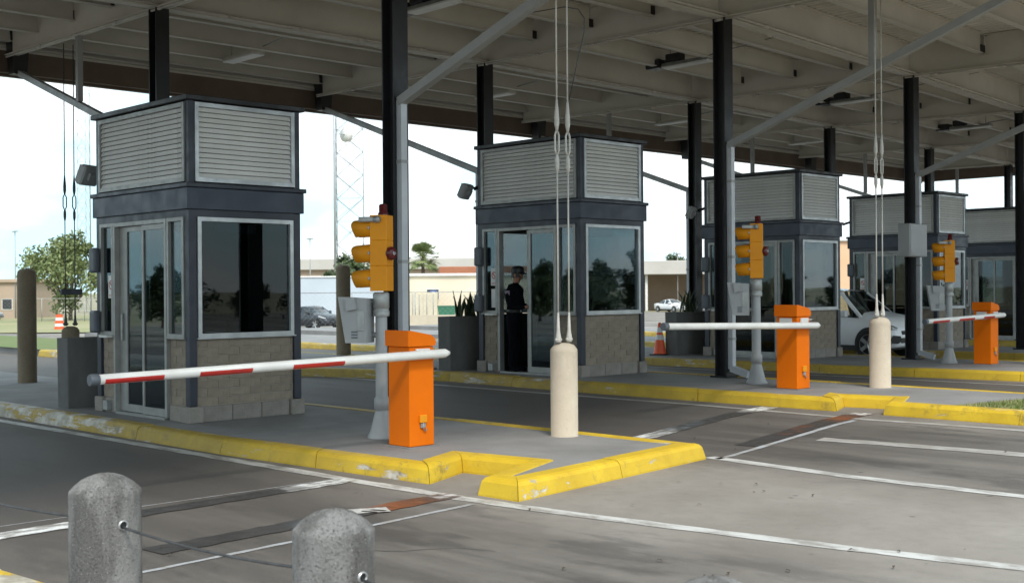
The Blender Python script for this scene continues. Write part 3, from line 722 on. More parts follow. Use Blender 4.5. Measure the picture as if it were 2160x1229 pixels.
for g in gates[1:]:
    MB().box(-.11,.09,-.168,-.161,.86,1.0).build('label_plate', mWHITEP, g)
gates[0].scale = (1,1,.99)

# ------------------------------------------------------------------ signals on poles
def signal():
    t = thing('signal_pole', 'x', 'traffic signal')
    MB().lathe([(.155,0),(.155,.02),(.13,.06),(.075,.28),(.072,.30),(.084,.31),(.084,.42),(.066,.44),(.062,1.42)], 20).build('pole', mGREY, t)
    MB().lathe([(.085,1.30),(.088,1.31),(.088,1.36),(.082,1.365),(.082,1.385),(.088,1.39),(.088,1.54),(.07,1.56)], 20).build('collar', mGALV, t)
    for i, z in enumerate((1.57,1.84,2.11)):
        MB().cbox(-.085,.105,-.115,.115,z,z+.2695,.006,seg=2).build('signal_section', mSIGY, t)
        MB().lathe([(.09,0),(.085,.012),(.04,.025),(.0001,.03)], 20, (-.085,0,z+.133), 0, Matrix.Rotation(R(-90), 4, 'Y')).build('lens', mLENS[2-i], t)
        vz = MB(); n = 18; V = []                         # open-bottomed tunnel visor pointing up the lane
        for dx, rad, cut in ((-.086,.102,.0),(-.25,.098,.0),(-.30,.095,.6)):
            for q in range(n+1):
                a = R(-60)+R(300)*q/n; V.append((dx+(0 if cut == 0 else -.0), rad*math.sin(a-R(90)+R(0))*1.0, 0))
        V = []
        for lay in range(2):
            for s in (0, 1):
                for q in range(n+1):
                    a = R(-58)+R(296)*q/n; rad = (.104-.004*s)-lay*.004
                    ext = 0 if s == 0 else .205+.035*math.sin(a)-.05*max(0,math.sin(a))**4
                    V.append((-.086-ext, rad*math.cos(a), z+.133+rad*math.sin(a)-.012*s))
        m_ = n+1; F = []
        for q in range(n): F.append((q, q+1, m_+q+1, m_+q)); F.append((2*m_+q, 3*m_+q, 3*m_+q+1, 2*m_+q+1)); F.append((m_+q, m_+q+1, 3*m_+q+1, 3*m_+q))
        vz.add(V, F, 0, True); vz.build('visor', mSIGY, t)
        MB().cbox(-.105,-.085,-.128,-.10,z+.12,z+.15,.004).build('latch', mGALV, t)
    MB().lathe([(.055,0),(.055,.03),(.045,.035),(.045,.11),(.03,.125),(.0001,.128)], 16, (.03,0,2.377)).build('beacon', mREDD, t)
    bl = MB().lathe([(.07,0),(.085,.01),(.085,.05),(.07,.075),(.0001,.078)], 8, (0,0,0), 0, Matrix.Rotation(R(90), 4, 'X')).xf(Matrix.Translation((.112,-.055,1.97))@Matrix.Rotation(R(70),4,'Z')@Matrix.Scale(.86,4)).build('alarm_bell', mREDD, t)
    MB().lathe([(.022,0),(.022,.006),(.012,.007),(.012,.0)], 12, (0,0,0), 0, Matrix.Rotation(R(90), 4, 'X')).xf(Matrix.Translation((.112,-.055,1.97))@Matrix.Rotation(R(70),4,'Z')@Matrix.Scale(.86,4)@Matrix.Translation((0,-.078,0))).build('bell_boss', mALU, bl)
    MB().cbox(-.20,-.02,-.155,-.118,2.305,2.36,.012,seg=2).tube([(-.02,-.14,2.33),(.04,-.15,2.33)], .035, 10).build('camera', mGALV, t)
    cb = MB().prism([(-.42,1.51),(-.10,1.49),(-.10,1.02),(-.34,1.02)], 'y', -.19, .06)
    c = cb.build('control_box', mGREY, t)
    MB().prism([(-.33,1.50),(-.22,1.50),(-.20,1.38),(-.31,1.36)], 'y', -.235, -.191).build('box_hood', mGREY, c)
    MB().cbox(-.20,-.12,-.20,-.191,1.15,1.36,.002).build('bracket', mGALV, c)
    lv = MB()
    for q in range(3): lv.box(-.27,-.2,-.196,-.191,1.07+q*.03,1.085+q*.03)
    lv.build('vent_slot', mGREYD, c)
    MB().tube([(-.1,0,1.45),(-.0,0,1.45)], .03, 8).tube([(-.1,0,1.1),(0,0,1.1)], .03, 8).build('arm_bracket', mGALV, c)
    return t
PP = [(2.80,.70),(2.67,7.9),(2.14,15.2)]
PL = ['yellow traffic signal on grey pole beside the nearest orange barrier', 'yellow traffic signal on pole in front of the half hidden third booth', 'yellow traffic signal on pole beside the farthest orange barrier']
s0 = signal(); sigs = [s0, copy_tree(s0), copy_tree(s0)]
for k, s in enumerate(sigs):
    s.location = (*PP[k], IZ[k]); s.rotation_euler.z = R(33); s['label'] = PL[k]; s['group'] = 'traffic signals beside the barriers'

# ------------------------------------------------------------------ tie-down anchors and cables
def anchor():
    mb = MB().lathe([(.155,-.02),(.155,.0),(.148,.004),(.148,.90),(.145,.93),(.11,.975),(.06,.995),(.0001,1.0)], 28)
    return mb.build('concrete_bollard', mCREAMC)
a0 = anchor()
AP = [(4.14,2.13,0),(4.4,8.42,.148),(3.75,15.7,.087),(-7.35,1.87,0),(-7.4,8.55,.148)]
AL = ['pale concrete anchor post with two cables on front island', 'pale concrete anchor post with cables in front of white car', 'pale concrete anchor post at right edge on third island',
      'short brown concrete anchor post behind the leftmost planter', 'concrete anchor post hidden behind the officer booth']
for k, (x, y, z) in enumerate(AP[:4]):
    a = a0 if k == 0 else a0.copy()
    if k: COL.objects.link(a)
    a.location = (x, y, z); tag(a, AL[k], 'bollard', 'cable anchor posts')
a.data = a0.data.copy(); a.data.materials[0] = mTALL
def cable(dark):
    m = mCABLED if dark else mCABLE
    t = thing('tie_down_cable', 'x', 'cable')
    top = 4.9
    MB().tube([(0,0,.34),(0,0,1.84)], .0095, 6).tube([(0,0,2.62),(0,0,top)], .0095, 6).build('wire', m, t)
    MB().tube([(0,0,1.84),(0,0,1.9),(0,0,1.98),(0,0,2.04)], [.012,.025,.025,.012], 8).build('socket', m, t)
    tb = MB()
    for s in (-1, 1): tb.tube([(0,s*.012,2.04),(0,s*.03,2.08),(0,s*.03,2.24),(0,s*.012,2.28)], .011, 6)
    tb.build('turnbuckle', m, t)
    MB().tube([(0,0,2.28),(0,0,2.36),(0,0,2.44),(0,0,2.62)], [.012,.027,.027,.011], 8).build('socket', m, t)
    MB().tube([(0,0,.02),(0,0,.05),(0,0,.14),(0,0,.34)], [.03,.036,.02,.011], 8).tube([(0,-.045,.05),(0,.045,.05)], .016, 6).build('clevis', m, t)
    return t
c0, c1 = cable(False), cable(True)
CL = [('left one of the white cables rising from the front anchor post', 'right one of the white cables rising from the front anchor post'),
      ('left one of the cables above the anchor post near white car', 'right one of the cables above the anchor post near white car'),
      ('left cable above the anchor post at right edge', 'right cable above the anchor post at right edge'),
      ('left one of the dark cables behind the nearest booth', 'right one of the dark cables behind the nearest booth')]
for k, (x, y, z) in enumerate(AP[:4]):
    for q, dy in enumerate((-.085,.085)):
        src = c1 if k == 3 else c0
        c = src if (k in (0, 3) and q == 0) else copy_tree(src)
        c.location = (x, y+dy, z+.985); c['label'] = CL[k][q]; c['group'] = 'canopy tie-down cables'; c['category'] = 'cable'
tag(MB().cbox(-.03,.03,-.19,.19,-.05,.05,.008).build('cable_clamp_plate', mNAVY, None, (-7.30,1.87,1.59)), 'dark plate clamped across the two cables behind the nearest booth', 'clamp plate')

# ------------------------------------------------------------------ tall brown bollards, planters, cones
t0 = MB().lathe([(.162,-.02),(.16,1.90),(.15,1.96),(.10,2.0),(.0001,2.01)], 28).build('tall_bollard', mTALL)
for k, ((x, y, z), lb) in enumerate(zip([(-8.26,1.49,0),(-8.93,8.88,.148),(-10.1,16.4,.087)],
        ['tall round brown post at far left of the front island', 'tall round brown post left of the nearest yellow signal', 'tall round brown post behind the orange cone'])):
    o = t0 if k == 0 else t0.copy()
    if k: COL.objects.link(o)
    o.location = (x, y, z); tag(o, lb, 'post', 'tall round posts at the island ends')
def planter():
    t = thing('planter', 'x', 'planter')
    out = [(-.165,.012),(-.153,0),(.153,0),(.165,.012),(.165,1.388),(.153,1.40),(-.153,1.40),(-.165,1.388)]
    inn = [(x*.72,.7+(y-.7)*.93) for x, y in out]; n = len(out); H = .955
    V = [(x*.96, .7+(y-.7)*.985, 0) for x, y in out]+[(x, y, H) for x, y in out]+[(x, y, H) for x, y in inn]+[(x, y, H-.09) for x, y in inn]
    F = []
    for i in range(n):
        j = (i+1) % n
        for a in range(3): F.append((a*n+i, a*n+j, (a+1)*n+j, (a+1)*n+i))
    MB().add(V, F).build('tub', mPLANT, t)
    MB().prism(inn, 'z', H-.2, H-.088).build('soil', mSOIL, t)
    return t
p0 = planter()
PLP = [(-3.14,-.17,0),(-3.21,6.84,.148),(-3.85,14.13,.087)]
PLL = ['dark grey concrete planter at the left side of the nearest booth', 'dark grey concrete planter left of the officer booth', 'dark grey concrete planter behind the orange cone']
for k in range(3):
    p = p0 if k == 0 else copy_tree(p0)
    p.location = PLP[k]; p['label'] = PLL[k]; p['group'] = 'planters beside booths'; p['category'] = 'planter'
def plant(n, h, lab, loc, spread):
    t = thing('plant', lab, 'plant', loc)
    for i in range(n):
        a = random.uniform(0, 6.28); L_ = h*random.uniform(.55, 1); tl = random.uniform(.05, spread); r0 = random.uniform(0, .34)
        bx, by = r0*.3*math.cos(a*1.7), r0*math.sin(a*1.7); mb = MB(); V = []; segs = 6
        w0 = random.uniform(.028,.042); tw = random.uniform(0, 3)
        for q in range(segs+1):
            u = q/segs; d = L_*tl*u**1.6; w = w0*(1-u**3)*(.7+.5*math.sin(u*2.4))+.002
            cx, cy, cz = bx+d*math.cos(a), by+d*math.sin(a), L_*u*(1-.2*tl*u)
            ca, sa = math.cos(tw+u*.8), math.sin(tw+u*.8)
            V += [(cx-ca*w, cy-sa*w, cz),(cx+sa*.008, cy-ca*.008, cz),(cx+ca*w, cy+sa*w, cz),(cx-sa*.006, cy+ca*.006, cz)]
        F = []
        for q in range(segs):
            for j in range(4): F.append((q*4+j, q*4+(j+1) % 4, q*4+4+(j+1) % 4, q*4+4+j))
        mb.add(V, F, 0, True).build('leaf', mBLADE, t)
    return t
plant(20, .60, 'upright spiky succulent in the planter left of the officer booth', (-3.18,7.38,.148+.87), .6)
plant(15, .66, 'spiky dark agave in the planter behind the orange cone', (-3.84,14.72,.087+.87), .6)
plant(5, .16, 'few short leaves in the planter beside the nearest booth', (-3.12,.5,.88), .8)
def cone(lab, loc, sc):
    t = thing('traffic_cone', lab, 'cone', loc, .4, 'orange cones'); t.scale = (sc,)*3
    MB().cbox(-.19,.19,-.19,.19,0,.03,.01).build('foot', mBLACK, t)
    rad = lambda z: .145-.115*(z-.03)/.69
    MB().lathe([(rad(z), z) for z in (.03,.39)]+[(rad(.72),.72),(.02,.725)], 20).build('cone_body', mCONE, t)
    for a, b in ((.34,.45),(.50,.62)): MB().lathe([(rad(a)+.002,a),(rad(b)+.002,b)], 20).build('reflective_band', mWHITEP, t)
    return t
cone('orange cone with two white bands beside the third planter', (-4.1,14.05,.087), 1.0)
cone('orange cone partly hidden behind the nearest barrier box', (-3.72,6.85,.148), .8)

# ------------------------------------------------------------------ foreground bollards with cable
def fbol():
    t = thing('concrete_bollard', 'x', 'bollard')
    n = 72; prof = [(.150,-.02)]+[(.150,.05*i) for i in range(1,14)]+[(.150,.69),(.150,.715),(.1495,.726),(.143,.733),(.124,.752),(.1,.770),(.072,.785),(.04,.795),(.02,.798),(.0001,.799)]
    mb = MB().lathe(prof, n)
    out = []
    for (x, y, z) in mb.v:
        k = 1+.006*math.sin(9*x*7+z*13)*math.cos(y*41-z*17)+random.uniform(-.008,.008)
        if z > .69: z += random.uniform(-.003,.003)
        out.append((x*k, y*k, z))
    mb.v = out; mb.build('shaft', mBOLL, t)
    return t
f0 = fbol(); FP = [(8.15,-5.03),(9.46,-4.78),(10.98,-4.52)]
FL = ['rough grey concrete bollard at lower left, left one of the foreground pair', 'rough grey concrete bollard in lower middle, nearer one with speckled top', 'rough grey bollard whose tip just shows at the bottom edge']
HOLE = Vector((.34,-.94,0)).normalized()
for k in range(3):
    t = f0 if k == 0 else copy_tree(f0)
    t.location = (*FP[k], -(0, .025, .072)[k]); t.rotation_euler = (0,0,k*1.3); t['label'] = FL[k]; t['group'] = 'foreground bollards strung with cable'
def holepos(k, ang): 
    a = R(ang); return Vector((FP[k][0]+.150*math.cos(a), FP[k][1]+.150*math.sin(a), .595 if k == 0 else .545))
HA = [2, 6, 8]
for k in range(3):
    p = holepos(k, HA[k]); a = R(HA[k]); rot = Matrix.Translation(p)@Matrix.Rotation(a, 4, 'Z')@Matrix.Rotation(R(90), 4, 'Y')
    b = [o for o in bpy.data.objects if o.get('label') == FL[k]][0]
    inv = (Matrix.Translation(b.location)@Matrix.Rotation(b.rotation_euler.z, 4, 'Z')).inverted()
    mb = MB(); n = 16; V = []; F = []
    for r_, h in ((.016,-.01),(.016,.008),(.0205,.008),(.0205,-.03)):
        V += [(r_*math.cos(2*math.pi*i/n), r_*math.sin(2*math.pi*i/n), h) for i in range(n)]
    for l in range(3): F += [(l*n+i, l*n+(i+1) % n, (l+1)*n+(i+1) % n, (l+1)*n+i) for i in range(n)]
    mb.add(V, F, 0, True).xf(inv@rot).build('cable_sleeve', mRING, b)
    MB().lathe([(.0158,-.012),(.0158,.002)], 16).xf(inv@rot).build('sleeve_bore', mBLACK, b)
def rope(a, b, sag, lab):
    a, b = Vector(a), Vector(b); pts = []
    for i in range(25):
        u = i/24; p = a.lerp(b, u); p.z -= sag*4*u*(1-u); pts.append(p)
    tag(MB().tube(pts, .0062, 8).build('bollard_cable', mCABLED), lab, 'cable', 'cables between foreground bollards')
rope(holepos(0,HA[0])+Vector((.006,-.003,-.008)), (FP[1][0]-.14, FP[1][1]-.05, .545), .02, 'steel cable slung between the two foreground bollards')
rope((6.3,-5.35,.66), (FP[0][0]-.14, FP[0][1]-.05, .60), .03, 'steel cable running off left from the left foreground bollard')
rope(holepos(1,HA[1])+Vector((.006,-.003,-.008)), (FP[2][0]-.14, FP[2][1]-.05, .47), .025, 'steel cable leaving the nearer foreground bollard to the right')

# ------------------------------------------------------------------ officer in the doorway
mUNI = M('navy_uniform', (.0045,.005,.008), (.003,.0035,.005), 8, .95, bump=.3, bscale=40, spec=.1)
mSKIN = M('skin', (.34,.17,.11), (.29,.14,.09), 9, .5)
mPATCH = M('shoulder_patch', (.35,.33,.40), (.20,.12,.2), 40, .7)
def skin_mesh(name, verts, edges, radii, mats, matfn, root=0, sub=2):
    me = bpy.data.meshes.new(name); me.from_pydata(verts, edges, [])
    o = bpy.data.objects.new(name, me); COL.objects.link(o)
    o.modifiers.new('skin', 'SKIN'); sb = o.modifiers.new('sub', 'SUBSURF'); sb.levels = sub; sb.render_levels = sub
    for i, r in enumerate(radii):
        me.skin_vertices[0].data[i].radius = (r, r) if not isinstance(r, tuple) else r
        me.skin_vertices[0].data[i].use_root = (i == root)
    dg = bpy.context.evaluated_depsgraph_get(); me2 = bpy.data.meshes.new_from_object(o.evaluated_get(dg)); me2.name = name
    bpy.data.objects.remove(o); 
    me2.materials.clear()
    for m in mats: me2.materials.append(m)
    for p in me2.polygons: p.use_smooth = True; p.material_index = matfn(p.center)
    return me2
def person():
    t = thing('person', 'officer in dark uniform and black cap standing in the open booth doorway looking down', 'person', (-1.74,7.17,.178), R(18))
    V = [(0,0,.98),(0,0,1.10),(.01,0,1.27),(.0,0,1.42),(.02,0,1.49),(.045,0,1.56),(.075,0,1.63),(.075,0,1.72)]
    Rr = [(.15,.13),(.14,.12),(.165,.125),(.15,.10),(.062,.062),(.062,.06),(.085,.10),(.08,.09)]
    E_ = [(i, i+1) for i in range(7)]
    def ch(start, pts, rs):
        p = start
        for q, r in zip(pts, rs): V.append(q); Rr.append(r); E_.append((p, len(V)-1)); p = len(V)-1
        return p
    nose = ch(6, [(.165,0,1.615)], [.018])
    for s in (-1, 1):
        ch(0, [(-.01,s*.10,.88),(.0,s*.105,.70),(.015,s*.105,.49),(-.02,s*.105,.25),(-.035,s*.105,.09),(.05,s*.115,.045),(.15,s*.125,.035)], [.105,.088,.066,.058,.048,.045,.035])
        w = ch(3, [(0,s*.17,1.42),(-.01,s*.225,1.30),(.03,s*.245,1.13),(.16,s*.20,1.09),(.27,s*.14,1.10),(.32,s*.125,1.105)], [.075,.06,.05,.045,.033,.034])
        for f in range(4):
            y = s*(.155-.02*f); ch(w, [(.365,y,1.105),(.405-.006*abs(f-1.5),y,1.09),(.425,y,1.07)], [.011,.010,.009])
        ch(w, [(.335,s*.09,1.115),(.365,s*.075,1.115)], [.012,.010])
    def mf(c):
        if c.z > 1.515: return 1
        if c.x > .285 and c.z > 1.0: return 1
        return 0
    body = skin_mesh('body', V, E_, Rr, [mUNI, mSKIN], mf); link('body', body, t)
    cap = MB().lathe([(.108,1.675),(.112,1.70),(.110,1.745),(.09,1.785),(.05,1.80),(.0001,1.803)], 24, (.065,0,0)).build('cap', mBLACK, t)
    br = MB(); n = 12; Vb = []
    for z in (0, -.008):
        for i in range(n+1):
            a = R(-60+120*i/n); Vb.append((.065+.108*math.cos(a), .108*math.sin(a), 1.69+z)); 
        for i in range(n+1):
            a = R(-60+120*i/n); Vb.append((.10+.145*math.cos(a), .098*math.sin(a), 1.66+z))
    m_ = n+1
    for i in range(n): br.add([], []) ; 
    br.add(Vb, [(i, i+1, m_+i+1, m_+i) for i in range(n)]+[(2*m_+i, 3*m_+i, 3*m_+i+1, 2*m_+i+1) for i in range(n)]+[(m_+i, m_+i+1, 3*m_+i+1, 3*m_+i) for i in range(n)])
    br.build('cap_brim', mBLACK, cap)
    for s in (-1, 1):
        MB().tube([(.055,s*.088,1.60),(.06,s*.098,1.64),(.055,s*.09,1.665)], [.012,.02,.012], 8).build('ear', mSKIN, t)
        MB().tube([(.15,s*.034,1.652),(.157,s*.034,1.652)], [.010,.008], 8).build('eye', mBLACK, t)
    MB().tube([(.151,-.022,1.573),(.154,0,1.571),(.151,.022,1.573)], .005, 6).build('mouth', M('lips', (.22,.08,.06)), t)
    MB().lathe([(.092,1.60),(.096,1.66),(.1,1.685)], 20, (.05,0,0)).build('hair', mBLACK, t)
    MB().cbox(-.04,.04,-.262,-.25,1.30,1.38,.005).build('shoulder_patch', mPATCH, t)
    b = MB().lathe([(.158,1.0),(.162,1.005),(.162,1.055),(.158,1.06)], 24).xf(Matrix.Diagonal((.86,1,1,1))).build('belt', mBLACK, t)
    MB().cbox(.12,.145,-.05,.0,1.01,1.05,.004).build('belt_buckle', mALU, b)
    return t
person()
tag(MB().box(0,.30,-.11,.11,0,.012).xf(Matrix.Translation((-1.40,7.27,1.27))@Matrix.Rotation(R(18),4,'Z')@Matrix.Rotation(R(-20),4,'Y')).build('clipboard', M('pale_paper', (.45,.55,.55))), 'pale papers held by the officer in the doorway', 'papers')

# ------------------------------------------------------------------ cars
mTYRE = M('tyre_rubber', (.014,.014,.014), rough=.85); mRIM = M('alloy_rim', (.42,.43,.44), rough=.35, metal=.6)
mHEAD = M('headlamp_glass', (.62,.66,.70), (.30,.32,.36), 14, .12)
def car(name, label, loc, rz, paint, kind='suv', group=None):
    t = thing(name, label, 'car', loc, rz, group)
    suv = kind == 'suv'; mGL = mGLASSC if suv else mGLASSF
    # stations: x, z-bottom, z-belt, z-top, half width, roof half width
    if suv:
        st = [(-2.10,.42,.80,.82,.70,.62),(-2.02,.30,.98,1.02,.82,.70),(-1.85,.26,1.00,1.30,.86,.66),(-1.55,.24,1.01,1.56,.88,.62),(-.9,.22,1.0,1.64,.89,.63),(-.1,.22,.985,1.655,.89,.63),(.35,.22,.975,1.60,.89,.62),(1.02,.22,.96,1.10,.88,.70),(1.15,.22,.95,1.065,.88,.71),(1.48,.24,.90,1.01,.87,.69),(1.72,.25,.80,.93,.83,.64),(1.86,.27,.66,.80,.73,.55),(1.92,.34,.52,.62,.62,.46)]
        wx, wr, cab = (-1.30,1.27), .335, (2, 7)
    else:
        st = [(-2.30,.45,.75,.80,.66,.58),(-2.2,.30,.93,.98,.78,.66),(-1.6,.22,.95,1.02,.86,.68),(-1.45,.22,.95,1.06,.87,.66),(-.85,.20,.94,1.38,.88,.58),(-.1,.20,.93,1.45,.88,.58),(.25,.20,.92,1.41,.88,.57),(.95,.20,.90,1.02,.88,.68),(1.1,.20,.88,.99,.87,.69),(1.7,.22,.80,.90,.84,.66),(2.1,.24,.66,.76,.76,.58),(2.28,.3,.5,.6,.62,.48)]
        wx, wr, cab = (-1.42,1.38), .32, (3, 7)
    def sec(s):
        x, zb, zl, zt, w, wr_ = s
        h = [(0,zb),(w*.86,zb),(w*.97,zb+.10),(w*1.0,zb+(zl-zb)*.55),(w*.985,zl-.03),(w*.965,zl),(wr_+.02,zt-.045),(wr_-.05,zt-.012),(wr_*.5,zt+.006),(0,zt+.012)]
        return [(x, y, z) for y, z in h]+[(x, -y, z) for y, z in h[-2:0:-1]]
    rg = [sec(s) for s in st]; n = len(rg[0]); body = MB(); gl = MB(); ws = MB()
    V = [v for r_ in rg for v in r_]
    Fb = []; Fg = []; Fw = []; Fr = []
    for k in range(len(st)-1):
        for j in range(n):
            f = (k*n+j, k*n+(j+1) % n, (k+1)*n+(j+1) % n, (k+1)*n+j)
            side = j in (5, n-6); top = j in (6,7,8,9,10,11)
            if side and cab[0] <= k < cab[1]: Fg.append(f)
            elif top and k == cab[1]-1: Fw.append(f)
            elif top and k == cab[0]: Fr.append(f)
            else: Fb.append(f)
    Fb.append(list(range(n))[::-1]); Fb.append(list(range((len(st)-1)*n, len(st)*n)))
    body.add(V, Fb, 0, True); body.build('body', paint, t)
    gl.add(V, Fg, 0, True); g = gl.build('side_window', mGL, t); ws.add(V, Fw, 0, True); ws.build('windscreen', mGL, t); MB().add(V, Fr, 0, True).build('rear_window', mGL, t)
    MB().box(st[cab[0]][0]+.15, st[cab[1]][0]-.1, -.72,.72,.5,.93).cbox(-.65,-.45,-.55,-.12,.9,1.3,.05).cbox(-.65,-.45,.12,.55,.9,1.3,.05).build('interior', mINT, t)
    if not suv: MB().cbox(-1.2,.6,-.62,.62,.9,1.30,.1).build('seats', mINT, t)
    rf, rb_ = st[cab[1]-1], st[cab[0]+1]
    for s in (-1, 1):
        MB().bar((st[cab[1]][0], s*(st[cab[1]][4]*.955), st[cab[1]][2]+.02), (rf[0], s*(rf[5]+.015), rf[3]-.04), .034).build('pillar', paint, t)
        xm = (-.25); pl = MB().bar((xm, s*.862, st[5][2]), (xm-.03, s*(st[5][5]+.018), st[5][3]-.05), .032)
        pl.build('pillar', paint, t)
        MB().cbox(.52,.70,s*.94-.10,s*.94+.10,.98,1.14,.04,seg=2).box(.56,.66,min(s*.82,s*.90),max(s*.82,s*.90),.97,1.02).build('mirror', paint, t)
        MB().tube([(-.5,s*.90,.92),(-.32,s*.90,.92)], .014, 6).build('door_handle', paint, t)
        MB().box(-1.0,1.0,min(s*.80,s*.893),max(s*.80,s*.893),.19,.31).build('sill', mBLACK, t)
        hl = MB().add([(1.62,s*.845,.84),(1.98,s*.72,.76),(2.06,s*.60,.70),(2.05,s*.63,.64),(1.95,s*.765,.66),(1.68,s*.868,.75)], [(0,1,2,3,4,5)] if s > 0 else [(5,4,3,2,1,0)])
        hl.xf(Matrix.Translation((-.13 if suv else .05,s*.045,.03))); h = hl.build('headlight', mHEAD, t)
        for hx, hy, hz in ((1.78,.845,.775),(1.88,.80,.74),(1.98,.735,.705)): MB().lathe([(.04,0),(.035,.02),(.0001,.025)], 10, (hx+(-.14 if suv else .04),s*(hy+.03),hz+.02), 0, Matrix.Rotation(R(90), 4, 'Y')@Matrix.Rotation(R(-40*s),4,'X')).build('lamp', mWHITEP, h)
        fg = MB().add([(2.0,s*.74,.56),(2.1,s*.55,.54),(2.11,s*.52,.42),(2.06,s*.60,.36),(1.98,s*.76,.37),(1.95,s*.80,.45)], [(0,1,2,3,4,5)] if s > 0 else [(5,4,3,2,1,0)])
        fg.xf(Matrix.Translation((-.13 if suv else .05,s*.04,0))); fg.build('fog_lamp_recess', mBLACK, t)
        for x in wx:
            MB().lathe([(wr+.055,0),(wr+.055,.012)], 28, (x, s*.885 if s > 0 else -.885, wr+.02), 0, Matrix.Rotation(R(-90*s), 4, 'X')).build('wheel_arch', mBLACK, t)
            w = MB().lathe([(wr*.72,-.09),(wr*.95,-.10),(wr,-.06),(wr,.06),(wr*.95,.10),(wr*.72,.09)], 28, (0,0,0), 0, Matrix.Rotation(R(90), 4, 'X')).build('tyre', mTYRE, None)
            wh = link('wheel', None, t, (x, s*.83, wr)); w.parent = wh
            rm_ = MB().lathe([(wr*.78,.06),(wr*.78,.088),(wr*.70,.092),(wr*.66,.04)], 24, (0,0,0), 0, Matrix.Rotation(R(-90*s), 4, 'X'))
            for q in range(5):
                a = 2*math.pi*q/5; rm_.bar((0,s*.075,0), (wr*.7*math.cos(a), s*.085, wr*.7*math.sin(a)), .042)
            rm_.build('rim', mRIM, wh); MB().lathe([(wr*.62,0),(wr*.62,.01)], 20, (0,s*.03,0), 0, Matrix.Rotation(R(-90*s), 4, 'X')).build('brake_disc', mBLACK, wh)
    fx = st[-1][0]
    MB().cbox(fx-.08,fx+.015,-.45,.45,.56,.66,.02).cbox(fx-.10,fx+.012,-.5,.5,.36,.50,.02).build('grille', mBLACK, t)
    MB().box(-2.15,-1.9,-.3,.3,.45,.58).build('number_plate', mWHITEP, t)
    MB().cbox(1.2,1.75,-.7,.7,.2,.26,.02).build('under_tray', mBLACK, t)
    return t
mCARW = M('white_car_paint', (.84,.85,.87), (.80,.81,.83), 1, .18); mCARD = M('dark_car_paint', (.035,.04,.05), rough=.15)
car('parked_car', 'white compact crossover waiting in the lane behind the anchor post', (-2.66,19.42,G(19)-.15), 0, mCARW).scale = (.94,.96,.99)
mCARS = M('silver_car_paint', (.45,.47,.50), rough=.25)
car('parked_car', 'dark sedan on the far road, between nearest booth and post', (-60.0,43.9,-1.16), R(4), mCARD, 'sedan').scale = (1.12,1.12,1.15)
for (x, y, rz, pm, lb) in ((-112,40,R(40),mCARS,'silver car parked beyond the lawn at far left'), (-76,106,R(-10),mCARW,'white car parked under the distant canopy roof'), (-70,107,R(20),mCARS,'silver car parked under the distant canopy roof')):
    car('parked_car', lb, (x, y, -1.16), rz, pm, 'sedan')

# ------------------------------------------------------------------ background
mLEAF = leaf_mat('tree_leaf', (.08,.11,.035), (.21,.25,.10)); mLEAFD = leaf_mat('dark_tree_leaf', (.025,.045,.015), (.07,.10,.03)); mBARK = M('bark', (.10,.075,.055), rough=.95)
mPALM = leaf_mat('palm_leaf', (.10,.135,.045), (.24,.28,.11))
def tree_meshes(h, w, nleaf, ls, trunk_h, seed, lm):
    rnd = random.Random(seed); tk = MB(); lf = MB()
    tk.tube([(0,0,-.3),(.05,0,trunk_h*.5),(0,.1,trunk_h),(0.1,.1,h*.75)], [.03*h,.024*h,.02*h,.006*h], 8)
    cl = []
    for i in range(26):
        a = rnd.uniform(0, 6.28); u = rnd.random()**.6; z = trunk_h*.8+(h-trunk_h*.8)*rnd.uniform(.05, .95)
        prof = math.sin(min(1, max(.0, (z-trunk_h*.7)/(h-trunk_h*.7)))*math.pi*.86+.35)
        r = w/2*u*prof; cl.append((r*math.cos(a), r*math.sin(a), z, rnd.uniform(.10,.2)*w))
    for c in cl: tk.tube([(0,0,trunk_h*rnd.uniform(.7,1.2)),(c[0]*.5,c[1]*.5,(trunk_h+c[2])/2),(c[0],c[1],c[2])], [.010*h,.006*h,.002*h], 5)
    for i in range(nleaf):
        c = rnd.choice(cl); d = Vector((rnd.gauss(0,1), rnd.gauss(0,1), rnd.gauss(0,.75))).normalized()*c[3]*rnd.random()**.45
        p = Vector(c[:3])+d; a = Vector((rnd.gauss(0,1), rnd.gauss(0,1), rnd.gauss(0,1))).normalized(); b = a.orthogonal().normalized(); s = ls*rnd.uniform(.6,1.3)
        lf.add([p-a*s-b*s*.1, p+b*s*.5, p+a*s, p-b*s*.5], [(0,1,2,3)])
    return tk.mesh('trunk', mBARK), lf.mesh('crown', lm)
def tree(lab, loc, meshes, sc=1, rz=0, group=None, name='tree'):
    t = thing(name, lab, 'tree', loc, rz, group); t.scale = (sc,)*3; link('trunk', meshes[0], t); link('crown', meshes[1], t); return t
TA = tree_meshes(8.2, 8.5, 5200, .22, 1.6, 3, mLEAF); TB = tree_meshes(7, 8, 2600, .33, 1.2, 9, mLEAFD)
tree('broad green tree beyond the lawn at far left, left of the nearest booth', (-102,44.9,-1.2), TA, 1.0)
tree('green tree behind the nearest yellow signal', (-95,73,-1.2), TB, .92, 1.2)
tree('small tree peeking above the distant flat roof right of officer booth', (-95,132,-1.2), TB, 1.05, 2)
tree('low green bush by the far road right of officer booth', (-37.5,48.2,-1.2), TB, .22, .4)
